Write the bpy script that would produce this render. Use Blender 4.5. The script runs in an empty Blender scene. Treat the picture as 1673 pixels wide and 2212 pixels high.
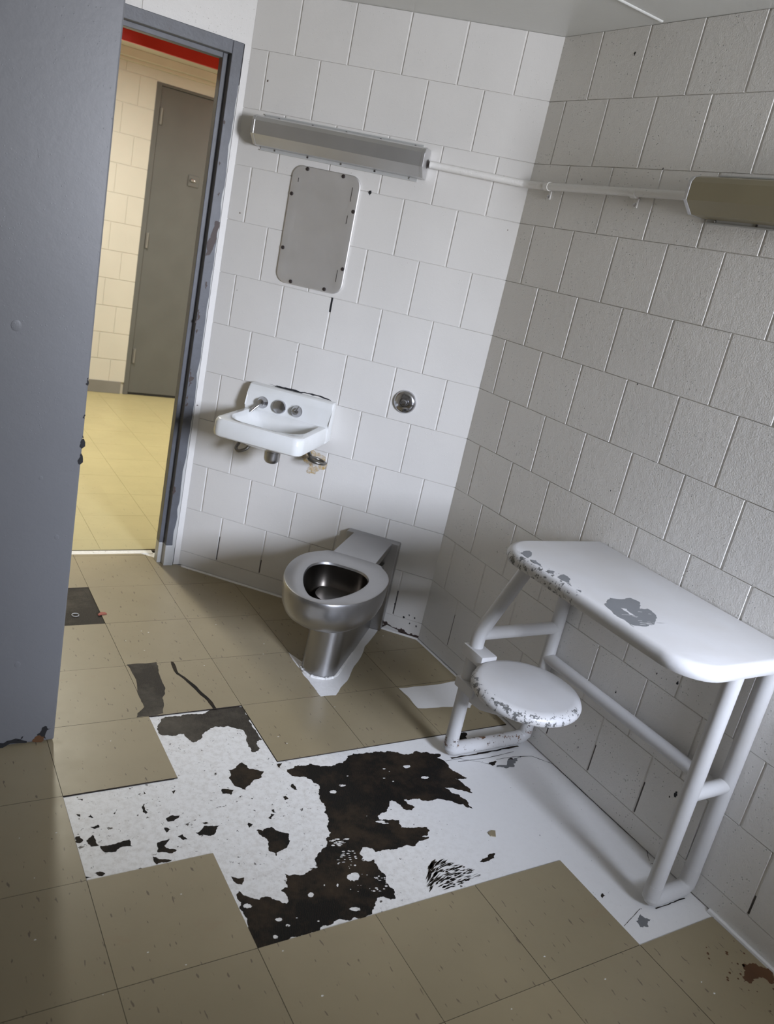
import bpy, bmesh, math, random
from mathutils import Vector, Matrix, Color
from mathutils.geometry import tessellate_polygon
random.seed(11)
SC = bpy.context.scene
COL = SC.collection
PI = math.pi

# ------------------------------------------------------------ camera
cam_d = bpy.data.cameras.new('camera'); cam = bpy.data.objects.new('camera', cam_d); COL.objects.link(cam)
F_PX = 1772.047
cam_d.sensor_fit = 'HORIZONTAL'; cam_d.sensor_width = 36.0; cam_d.lens = 36.0*F_PX/1673.0
cam_d.clip_start = 0.02; cam_d.clip_end = 60
RX = Vector((0.845355, -0.493189, 0.20528)); RY = Vector((0.013475, -0.364462, -0.931121)); RZ = Vector((0.534035, 0.789893, -0.301454))
CAM = Vector((-0.74138, -2.74814, 1.50568))
M = Matrix.Identity(4)
for i in range(3):
    M[i][0] = RX[i]; M[i][1] = -RY[i]; M[i][2] = -RZ[i]; M[i][3] = CAM[i]
cam.matrix_world = M
cam_d.dof.use_dof = True; cam_d.dof.focus_distance = 2.5; cam_d.dof.aperture_fstop = 6.0
SC.camera = cam

# ------------------------------------------------------------ world, lights, exposure
SC.view_settings.view_transform = 'Standard'; SC.view_settings.look = 'None'
SC.view_settings.gamma = 1.0; SC.view_settings.use_curve_mapping = False
SC.view_settings.exposure = 0.0
SC.cycles.use_denoising = True
SC.cycles.max_bounces = 10; SC.cycles.diffuse_bounces = 6; SC.cycles.glossy_bounces = 5
SC.cycles.sample_clamp_indirect = 4.0
w = bpy.data.worlds.new('world'); SC.world = w; w.use_nodes = True
w.node_tree.nodes['Background'].inputs[0].default_value = (0.55, 0.68, 0.95, 1)
w.node_tree.nodes['Background'].inputs[1].default_value = 0.05

def area(name, loc, direction, sx, sy, power, color, spread=PI):
    d = bpy.data.lights.new(name, 'AREA'); d.shape = 'RECTANGLE'; d.size = sx; d.size_y = sy
    d.energy = power; d.color = color; d.spread = spread
    o = bpy.data.objects.new(name, d); COL.objects.link(o); o.location = loc
    o.rotation_euler = Vector(direction).to_track_quat('-Z', 'Y').to_euler(); return o
# daylight falling through the window in the wall behind the photographer
WIN = dict(x0=0.58, x1=1.16, z0=1.24, z1=2.14, y=-3.75)
WX, WZ = (WIN['x0']+WIN['x1'])/2, (WIN['z0']+WIN['z1'])/2
WINC = (0.88, 0.91, 1.0)
if 6 > 0: area('window_daylight', (WX, WIN['y']-0.13, WZ), (-0.14, 1, -0.02), 0.52, 0.90, 6, WINC, math.radians(150))
if 12.5 > 0: area('window_skylight', (WX, WIN['y']-0.12, WZ), (-0.10, 1, -0.39), 0.52, 0.90, 12.5, (0.72, 0.80, 1.0), math.radians(46))
if 24 > 0: area('window_ground_light', (WX, WIN['y']-0.11, WZ), (-0.12, 1, 0.12), 0.52, 0.90, 24, WINC, math.radians(80))
CORR_LAMPS = [(0.12, 2.2), (2.5, 2.2)]  # second lamp is unseen, added to light up the corridor
CORR_POW = 54

# ------------------------------------------------------------ helpers
def tag(o, label=None, cat=None, group=None, kind=None):
    if label: o['label'] = label
    if cat: o['category'] = cat
    if group: o['group'] = group
    if kind: o['kind'] = kind
    return o
def obj(name, bm, mats, parent=None, smooth=False, recalc=True):
    if recalc: bmesh.ops.recalc_face_normals(bm, faces=bm.faces)
    me = bpy.data.meshes.new(name); bm.to_mesh(me); bm.free()
    if smooth:
        for p in me.polygons: p.use_smooth = True
        try: me.set_sharp_from_angle(angle=math.radians(38))
        except Exception: pass
    if not isinstance(mats, (list, tuple)): mats = [mats]
    for m in mats: me.materials.append(m)
    o = bpy.data.objects.new(name, me); COL.objects.link(o)
    if parent is not None: o.parent = parent
    return o
def empty(name, loc, rz=0.0):
    o = bpy.data.objects.new(name, None); COL.objects.link(o); o.location = loc; o.rotation_euler = (0, 0, rz)
    o.empty_display_size = 0.05; return o
def box(bm, x0, x1, y0, y1, z0, z1, bev=0.0, mi=0, seg=2):
    vs = [bm.verts.new((x, y, z)) for x in (x0, x1) for y in (y0, y1) for z in (z0, z1)]
    f = [(0,1,3,2),(4,6,7,5),(0,4,5,1),(2,3,7,6),(0,2,6,4),(1,5,7,3)]
    fs = [bm.faces.new([vs[i] for i in q]) for q in f]
    for q in fs: q.material_index = mi
    if bev > 0:
        ed = list({e for q in fs for e in q.edges})
        r = bmesh.ops.bevel(bm, geom=ed, offset=bev, segments=seg, profile=0.5, affect='EDGES', clamp_overlap=True)
        for q in r['faces']: q.material_index = mi
    return vs
def prism(bm, pts, axis, a0, a1, bev=0.0, mi=0, seg=3):
    """extrude a 2-D outline along axis ('x','y','z')"""
    def P(p, a):
        return {'x': (a, p[0], p[1]), 'y': (p[0], a, p[1]), 'z': (p[0], p[1], a)}[axis]
    A = [bm.verts.new(P(p, a0)) for p in pts]; B = [bm.verts.new(P(p, a1)) for p in pts]
    n = len(pts); fs = [bm.faces.new(A), bm.faces.new(list(reversed(B)))]
    for i in range(n):
        fs.append(bm.faces.new([A[i], B[i], B[(i+1) % n], A[(i+1) % n]]))
    for q in fs: q.material_index = mi
    if bev > 0:
        ed = list({e for q in fs[:2] for e in q.edges})
        r = bmesh.ops.bevel(bm, geom=ed, offset=bev, segments=seg, profile=0.5, affect='EDGES', clamp_overlap=True)
        for q in r['faces']: q.material_index = mi
def fillet(pts, rad, n=8):
    pts = [Vector(p) for p in pts]; out = [pts[0]]
    for i in range(1, len(pts)-1):
        p = pts[i]; a = (pts[i-1]-p); b = (pts[i+1]-p)
        ang = a.angle(b); r = rad[i] if isinstance(rad, (list, tuple)) else rad
        if r <= 0 or abs(ang-PI) < 1e-3: out.append(p); continue
        t = min(r/math.tan(ang/2), a.length*0.49, b.length*0.49)
        A = p+a.normalized()*t; B = p+b.normalized()*t
        for k in range(n+1):
            u = k/n; out.append((1-u)**2*A + 2*u*(1-u)*p + u*u*B)
    out.append(pts[-1]); return out
def tube(bm, pts, r, seg=16, caps=True, mi=0):
    pts = [Vector(p) for p in pts]; n = len(pts); rings = []
    T = [(pts[min(i+1, n-1)]-pts[max(i-1, 0)]).normalized() for i in range(n)]
    up = Vector((0, 0, 1)) if abs(T[0].z) < 0.9 else Vector((1, 0, 0))
    N = (up - T[0]*up.dot(T[0])).normalized()
    for i in range(n):
        N = (N - T[i]*N.dot(T[i])).normalized(); B = T[i].cross(N)
        rr = r[i] if isinstance(r, (list, tuple)) else r
        rings.append([bm.verts.new(pts[i]+N*rr*math.cos(2*PI*k/seg)+B*rr*math.sin(2*PI*k/seg)) for k in range(seg)])
    for i in range(n-1):
        for k in range(seg):
            f = bm.faces.new([rings[i][k], rings[i][(k+1) % seg], rings[i+1][(k+1) % seg], rings[i+1][k]]); f.material_index = mi
    if caps:
        bm.faces.new(list(reversed(rings[0]))).material_index = mi; bm.faces.new(rings[-1]).material_index = mi
def lathe(bm, prof, origin, axis, seg=32, mi=0):
    """prof = list of (radius, height along axis)"""
    ax = Vector(axis).normalized(); up = Vector((0, 0, 1)) if abs(ax.z) < 0.9 else Vector((1, 0, 0))
    N = (up-ax*up.dot(ax)).normalized(); B = ax.cross(N); o = Vector(origin); rings = []
    for r, h in prof:
        if r < 1e-6: rings.append([bm.verts.new(o+ax*h)])
        else: rings.append([bm.verts.new(o+ax*h+N*r*math.cos(2*PI*k/seg)+B*r*math.sin(2*PI*k/seg)) for k in range(seg)])
    for a, b in zip(rings, rings[1:]):
        for k in range(seg):
            k2 = (k+1) % seg
            if len(a) == 1 and len(b) == 1: continue
            if len(a) == 1: f = bm.faces.new([a[0], b[k2], b[k]])
            elif len(b) == 1: f = bm.faces.new([a[k], a[k2], b[0]])
            else: f = bm.faces.new([a[k], a[k2], b[k2], b[k]])
            f.material_index = mi
def loft(bm, rings, mi=0, close0=True, close1=True):
    R = [[bm.verts.new(p) for p in ring] for ring in rings]; n = len(R[0])
    for a, b in zip(R, R[1:]):
        for k in range(n):
            f = bm.faces.new([a[k], a[(k+1) % n], b[(k+1) % n], b[k]]); f.material_index = mi
    if close0: bm.faces.new(list(reversed(R[0]))).material_index = mi
    if close1: bm.faces.new(R[-1]).material_index = mi
    return R
def jag(poly, levels=3, amp=0.16, rnd=random):
    P = [Vector((p[0], p[1])) for p in poly]
    for l in range(levels):
        Q = []
        for i, p in enumerate(P):
            q = P[(i+1) % len(P)]; d = q-p; L = d.length; Q.append(p)
            if L > 0.0035:
                Q.append((p+q)/2 + Vector((-d.y, d.x))*rnd.uniform(-amp, amp))
        P = Q
    return P
def flat(bm, poly, z, mi, fn=None):
    """a thin paint-film polygon; fn maps (u, v, h) to 3-D"""
    if fn is None: fn = lambda u, v, h: (u, v, h)
    V3 = [Vector((p[0], p[1], 0)) for p in poly]
    vs = [bm.verts.new(fn(p[0], p[1], z)) for p in poly]
    for t in tessellate_polygon([V3]):
        if len(set(t)) == 3:
            try: f = bm.faces.new([vs[i] for i in t]); f.material_index = mi
            except ValueError: pass
def rrect(x0, x1, y0, y1, r, n=6):
    out = []
    rr = r if isinstance(r, (list, tuple)) else [r]*4
    for (cx, cy, a0, q) in ((x1, y1, 0, rr[0]), (x0, y1, 90, rr[1]), (x0, y0, 180, rr[2]), (x1, y0, 270, rr[3])):
        sx = -1 if cx == x1 else 1; sy = -1 if cy == y1 else 1
        if q <= 0: out.append((cx, cy)); continue
        for k in range(n+1):
            a = math.radians(a0+90*k/n); out.append((cx+sx*q+q*math.cos(a), cy+sy*q+q*math.sin(a)))
    return out

# ------------------------------------------------------------ materials
class NT:
    def __init__(s, name):
        s.m = bpy.data.materials.new(name); s.m.use_nodes = True; s.t = s.m.node_tree; s.b = s.t.nodes['Principled BSDF']
        s.tc = s.t.nodes.new('ShaderNodeTexCoord')
    def n(s, typ, **k):
        x = s.t.nodes.new(typ)
        for a, v in k.items(): setattr(x, a, v)
        return x
    def l(s, a, b): s.t.links.new(a, b)
    def noise(s, scale, detail=4, rough=0.5, vec=None, scl=None, loc=None):
        x = s.n('ShaderNodeTexNoise'); x.inputs['Scale'].default_value = scale; x.inputs['Detail'].default_value = detail; x.inputs['Roughness'].default_value = rough
        src = vec or s.tc.outputs['Object']
        if scl or loc:
            mp = s.n('ShaderNodeMapping'); s.l(src, mp.inputs[0]); src = mp.outputs[0]
            if scl: mp.inputs['Scale'].default_value = scl
            if loc: mp.inputs['Location'].default_value = loc
        s.l(src, x.inputs['Vector']); return x.outputs['Fac']
    def ramp(s, src, stops, interp='LINEAR'):
        r = s.n('ShaderNodeValToRGB'); r.color_ramp.interpolation = interp; s.l(src, r.inputs[0])
        e = r.color_ramp.elements
        while len(e) < len(stops): e.new(0.5)
        for q, (p, c) in zip(e, stops):
            q.position = p; q.color = c if len(c) == 4 else (*c, 1)
        return r.outputs[0]
    def thr(s, src, lo, hi):
        x = s.n('ShaderNodeMapRange'); x.inputs[1].default_value = lo; x.inputs[2].default_value = hi; s.l(src, x.inputs[0]); return x.outputs[0]
    def math(s, op, a, b=0.5):
        x = s.n('ShaderNodeMath', operation=op)
        for i, v in enumerate((a, b)):
            if isinstance(v, (int, float)): x.inputs[i].default_value = v
            else: s.l(v, x.inputs[i])
        return x.outputs[0]
    def mix(s, fac, a, b):
        x = s.n('ShaderNodeMix', data_type='RGBA')
        for i, v in ((0, fac), (6, a), (7, b)):
            if isinstance(v, (int, float)): x.inputs[i].default_value = v
            elif isinstance(v, tuple): x.inputs[i].default_value = v if len(v) == 4 else (*v, 1)
            else: s.l(v, x.inputs[i])
        return x.outputs[2]
    def bump(s, h, strength, dist=0.002, prev=None):
        x = s.n('ShaderNodeBump'); x.inputs['Strength'].default_value = strength; x.inputs['Distance'].default_value = dist
        s.l(h, x.inputs['Height'])
        if prev is not None: s.l(prev, x.inputs['Normal'])
        return x.outputs[0]
    def fin(s, color=None, rough=None, normal=None, metal=None):
        for k, v in (('Base Color', color), ('Roughness', rough), ('Normal', normal), ('Metallic', metal)):
            if v is None: continue
            if isinstance(v, (int, float)): s.b.inputs[k].default_value = v
            elif isinstance(v, tuple): s.b.inputs[k].default_value = v if len(v) == 4 else (*v, 1)
            else: s.l(v, s.b.inputs[k])
        return s.m

def wall_paint(name, col, rough=0.38, pop=0.25, spots=True):
    t = NT(name)
    big = t.noise(3.0, 3); fine = t.noise(220, 3, 0.6); mid = t.noise(45, 4, 0.6)
    c2 = tuple(x*0.93 for x in col)
    c = t.mix(t.thr(big, 0.3, 0.7), col, c2)
    if spots:
        sp = t.thr(t.noise(38, 2, 0.5, loc=(3, 7, 1)), 0.765, 0.785); c = t.mix(sp, c, (0.12, 0.09, 0.07))
    b = t.bump(fine, pop, 0.0016); b = t.bump(mid, 0.12+0.8*pop, 0.0022, b)
    v = t.n('ShaderNodeTexVoronoi'); v.inputs['Scale'].default_value = 95; t.l(t.tc.outputs['Object'], v.inputs['Vector'])
    pk = t.thr(v.outputs['Distance'], 0.16, 0.02); gate = t.thr(t.noise(9, 3, loc=(1, 4, 2)), 0.42, 0.60)
    b = t.bump(t.math('MULTIPLY', pk, gate), 1.0, 0.0022*pop*3, b)
    return t.fin(c, t.thr(t.noise(14, 3), 0.2, 0.9) if False else rough, b)
def metal(name, col, rough, aniso=True, bump=0.05):
    t = NT(name)
    s = t.noise(12, 3, 0.5); r = t.n('ShaderNodeMapRange'); r.inputs[3].default_value = rough*0.9; r.inputs[4].default_value = rough*1.12; t.l(s, r.inputs[0])
    c = t.mix(t.thr(t.noise(7, 4), 0.3, 0.75), col, tuple(x*0.92 for x in col))
    return t.fin(c, r.outputs[0], t.bump(t.noise(300, 2), bump, 0.0002) if bump else None, 1.0)
def plain(name, col, rough=0.5, bscale=150, bs=0.1, var=0.9):
    t = NT(name)
    return t.fin(t.mix(t.thr(t.noise(6, 4), 0.3, 0.7), col, tuple(x*var for x in col)), rough, t.bump(t.noise(bscale, 3), bs, 0.001))

M_WALL = wall_paint('white_block_paint', (0.71, 0.69, 0.655), 0.36, 0.15)
M_WALLR = wall_paint('rough_white_block_paint', (0.82, 0.80, 0.76), 0.33, 0.7)
M_CEIL = wall_paint('ceiling_paint', (0.66, 0.66, 0.625), 0.30, 0.12, False)
M_GREYW = wall_paint('grey_wall_paint', (0.175, 0.178, 0.188), 0.42, 0.05, False)
M_CORR = wall_paint('cream_block_paint', (0.60, 0.58, 0.54), 0.5, 0.12, False)
M_CORRC = plain('cream_ceiling_paint', (0.62, 0.58, 0.50), 0.6)
M_RED = plain('red_gloss_paint', (0.62, 0.02, 0.008), 0.3)
M_GDOOR = plain('dark_grey_door_paint', (0.118, 0.122, 0.126), 0.35, 60, 0.06)
M_BASE = plain('grey_baseboard_paint', (0.22, 0.215, 0.21), 0.5)
def stain_mat():
    t = NT('yellow_foam_stain')
    c = t.mix(t.thr(t.noise(70, 5, 0.7), 0.42, 0.62), (0.56, 0.52, 0.46), (0.50, 0.33, 0.10))
    return t.fin(c, 0.7, t.bump(t.noise(90, 4), 0.8, 0.003))
M_STAINY = stain_mat()
M_BLACK = plain('black_gap', (0.012, 0.012, 0.014), 0.7)
M_GRIME = plain('joint_grime', (0.10, 0.09, 0.085), 0.8)
M_BROWNP = plain('bare_brown_steel', (0.055, 0.035, 0.03), 0.55)
M_PRIMER = plain('grey_primer', (0.17, 0.175, 0.18), 0.5, 200, 0.2)
M_CHROME = metal('chrome', (0.50, 0.50, 0.52), 0.16, bump=0.0)
M_STEEL = metal('brushed_stainless', (0.42, 0.415, 0.415), 0.34, bump=0.02)
M_STEELK = metal('shade_darkened_stainless', (0.10, 0.088, 0.075), 0.30, bump=0.0)  # darker steel colour stands in for shade and dark reflections inside the bowl
M_STEELD = metal('dull_stainless_panel', (0.78, 0.765, 0.75), 0.55, bump=0.05)
M_LIGHTM = metal('light_housing_aluminium', (0.66, 0.66, 0.665), 0.42)
M_SCREW = plain('dark_screw', (0.03, 0.022, 0.02), 0.45)
M_TRIM = plain('clear_trim', (0.50, 0.50, 0.48), 0.3)
M_DARKPIPE = metal('dull_grey_supply_pipe', (0.22, 0.21, 0.19), 0.4)
M_YLENS = plain('yellowed_diffuser', (0.30, 0.26, 0.165), 0.35, 60, 0.02)
def porcelain():
    t = NT('white_porcelain')
    m = t.fin(t.mix(t.thr(t.noise(9, 4), 0.35, 0.8), (0.74, 0.745, 0.73), (0.68, 0.68, 0.65)), 0.12, None)
    t.b.inputs['Coat Weight'].default_value = 0.5; return m
M_PORC = porcelain()
def frame_paint():
    t = NT('worn_grey_frame_paint')
    c = t.mix(t.thr(t.noise(10, 5, 0.7), 0.35, 0.7), (0.105, 0.110, 0.125), (0.082, 0.084, 0.092))
    chip = t.thr(t.noise(34, 5, 0.65, scl=(1, 1, 0.35)), 0.68, 0.70); c = t.mix(chip, c, (0.05, 0.032, 0.026))
    return t.fin(c, 0.42, t.bump(t.noise(90, 4), 0.3, 0.0015))
M_FRAME = frame_paint()
def desk_paint(name, rust=0.0, edge=None):
    """white enamel over grey primer; edge = node builder giving a 0..1 mask of where knocks have worn it through"""
    t = NT(name)
    c = t.mix(t.thr(t.noise(8, 4), 0.3, 0.75), (0.60, 0.595, 0.59), (0.56, 0.545, 0.525))
    n = t.noise(62, 6, 0.72)
    if edge:
        m = edge(t); ch = t.thr(t.math('ADD', n, t.math('MULTIPLY', m, 0.21)), 0.745, 0.755)
        c = t.mix(ch, c, (0.13, 0.13, 0.125))
    else:
        c = t.mix(t.thr(n, 0.735, 0.745), c, (0.16, 0.14, 0.12))
    if rust:
        r = t.thr(t.noise(16, 6, 0.7, loc=(5, 2, 9)), 0.565, 0.585); c = t.mix(r, c, (0.15, 0.07, 0.03))
        r2 = t.thr(t.noise(40, 5, 0.7, loc=(1, 8, 3)), 0.60, 0.62); c = t.mix(r2, c, (0.09, 0.06, 0.045))
    return t.fin(c, 0.34, t.bump(t.noise(70, 4), 0.16, 0.0015))
def edge_top(t):
    s = t.n('ShaderNodeSeparateXYZ'); t.l(t.tc.outputs['Object'], s.inputs[0])
    a = t.thr(s.outputs['X'], 0.075, 0.005)      # near the front lip (object space)
    b = t.thr(s.outputs['Y'], 0.30, 0.45)        # towards the far end
    return t.math('MULTIPLY', a, b)
def edge_seat(t):
    s = t.n('ShaderNodeSeparateXYZ'); t.l(t.tc.outputs['Object'], s.inputs[0])
    r = t.math('SQRT', t.math('ADD', t.math('MULTIPLY', s.outputs['X'], s.outputs['X']), t.math('MULTIPLY', s.outputs['Y'], s.outputs['Y'])))
    a = t.thr(r, 0.125, 0.155)
    side = t.thr(t.math('ADD', s.outputs['X'], t.math('MULTIPLY', s.outputs['Y'], 0.75)), 0.07, -0.03)
    return t.math('MULTIPLY', a, side)
M_DESK = desk_paint('white_enamel_on_steel')
M_DESKTOP = desk_paint('white_enamel_worn_front_edge', edge=edge_top)
M_SEAT = desk_paint('cream_enamel_chipped_rim', edge=edge_seat)
M_RUSTY = desk_paint('white_enamel_with_rust', rust=1.0)

def tile_mat(name, c1, c2, spk):
    t = NT(name)
    mp = t.n('ShaderNodeVectorMath', operation='DIVIDE'); t.l(t.tc.outputs['Object'], mp.inputs[0]); mp.inputs[1].default_value = (0.3048, 0.3048, 1.0)
    fl = t.n('ShaderNodeVectorMath', operation='FLOOR'); t.l(mp.outputs[0], fl.inputs[0])
    wn = t.n('ShaderNodeTexWhiteNoise'); t.l(fl.outputs[0], wn.inputs['Vector'])
    c = t.mix(wn.outputs['Value'], c1, c2)
    c = t.mix(t.math('MULTIPLY', t.thr(t.noise(5, 5, 0.65), 0.35, 0.75), 0.35), c, tuple(x*0.72 for x in c1))
    s1 = t.thr(t.noise(100, 2, 0.5, scl=(1.0, 0.26, 1)), 0.675, 0.71)
    c = t.mix(t.math('MULTIPLY', s1, spk), c, (0.10, 0.07, 0.05))
    s2 = t.thr(t.noise(60, 4, 0.7, loc=(9, 3, 0)), 0.73, 0.75); c = t.mix(s2, c, (0.07, 0.055, 0.04))
    s3 = t.thr(t.noise(4, 6, 0.8, loc=(2, 6, 0), scl=(1, 2, 1)), 0.60, 0.72); c = t.mix(t.math('MULTIPLY', s3, 0.35), c, (0.30, 0.20, 0.12))
    r = t.n('ShaderNodeMapRange'); r.inputs[3].default_value = 0.28; r.inputs[4].default_value = 0.5; t.l(t.noise(8, 5, 0.7), r.inputs[0])
    return t.fin(c, r.outputs[0], t.bump(t.noise(130, 3), 0.08, 0.001))
M_TILE = tile_mat('beige_vinyl_tile', (0.325, 0.268, 0.165), (0.295, 0.245, 0.152), 0.75)
M_CTILE = tile_mat('yellow_corridor_tile', (0.46, 0.40, 0.215), (0.44, 0.38, 0.205), 0.25)
def floor_paint():
    t = NT('chipped_white_floor_paint')
    s = t.n('ShaderNodeSeparateXYZ'); t.l(t.tc.outputs['Object'], s.inputs[0])
    wear = t.thr(s.outputs['X'], 0.80, 0.35)
    c = t.mix(t.math('MULTIPLY', t.thr(t.noise(60, 6, 0.8), 0.45, 0.80), t.math('ADD', t.math('MULTIPLY', wear, 0.6), 0.08)), (0.82, 0.81, 0.79), (0.44, 0.40, 0.35))
    n = t.noise(75, 5, 0.68)
    ch = t.thr(t.math('ADD', n, t.math('MULTIPLY', wear, 0.05)), 0.700, 0.712); c = t.mix(ch, c, (0.035, 0.028, 0.022))
    n2 = t.noise(22, 6, 0.72, loc=(4, 1, 0)); ch2 = t.thr(t.math('ADD', n2, t.math('MULTIPLY', wear, 0.04)), 0.700, 0.708); c = t.mix(ch2, c, (0.035, 0.028, 0.022))
    return t.fin(c, 0.42, t.bump(t.noise(60, 5), 0.2, 0.001))
M_FPAINT = floor_paint()
def mastic(name, a, b):
    t = NT(name)
    n = t.noise(4.5, 6, 0.75, loc=(3, 3, 0)); c = t.mix(t.thr(n, 0.45, 0.68), a, b)
    comb = t.n('ShaderNodeTexWave', wave_type='BANDS'); comb.inputs['Scale'].default_value = 70; comb.inputs['Distortion'].default_value = 7; comb.inputs['Detail'].default_value = 3; comb.inputs['Detail Scale'].default_value = 1.5
    mp = t.n('ShaderNodeMapping'); mp.inputs['Rotation'].default_value = (0, 0, 0.35); t.l(t.tc.outputs['Object'], mp.inputs[0]); t.l(mp.outputs[0], comb.inputs['Vector'])
    c = t.mix(t.math('MULTIPLY', t.thr(comb.outputs['Fac'], 0.7, 1.0), 0.3), c, b)
    t.b.inputs['Specular IOR Level'].default_value = 0.15
    return t.fin(c, 0.65, t.bump(comb.outputs['Fac'], 0.25, 0.0008))
M_MASTIC_SHADE = mastic('black_adhesive_and_shade', (0.008, 0.0075, 0.007), (0.050, 0.034, 0.020))
M_MASTICB = mastic('grey_brown_tile_adhesive', (0.042, 0.036, 0.029), (0.105, 0.092, 0.072))
M_SEAM = plain('dirty_tile_seam', (0.05, 0.038, 0.027), 0.8)
M_RUSTST = plain('rust_stain', (0.14, 0.06, 0.02), 0.6, 90, 0.3, 0.5)

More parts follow.
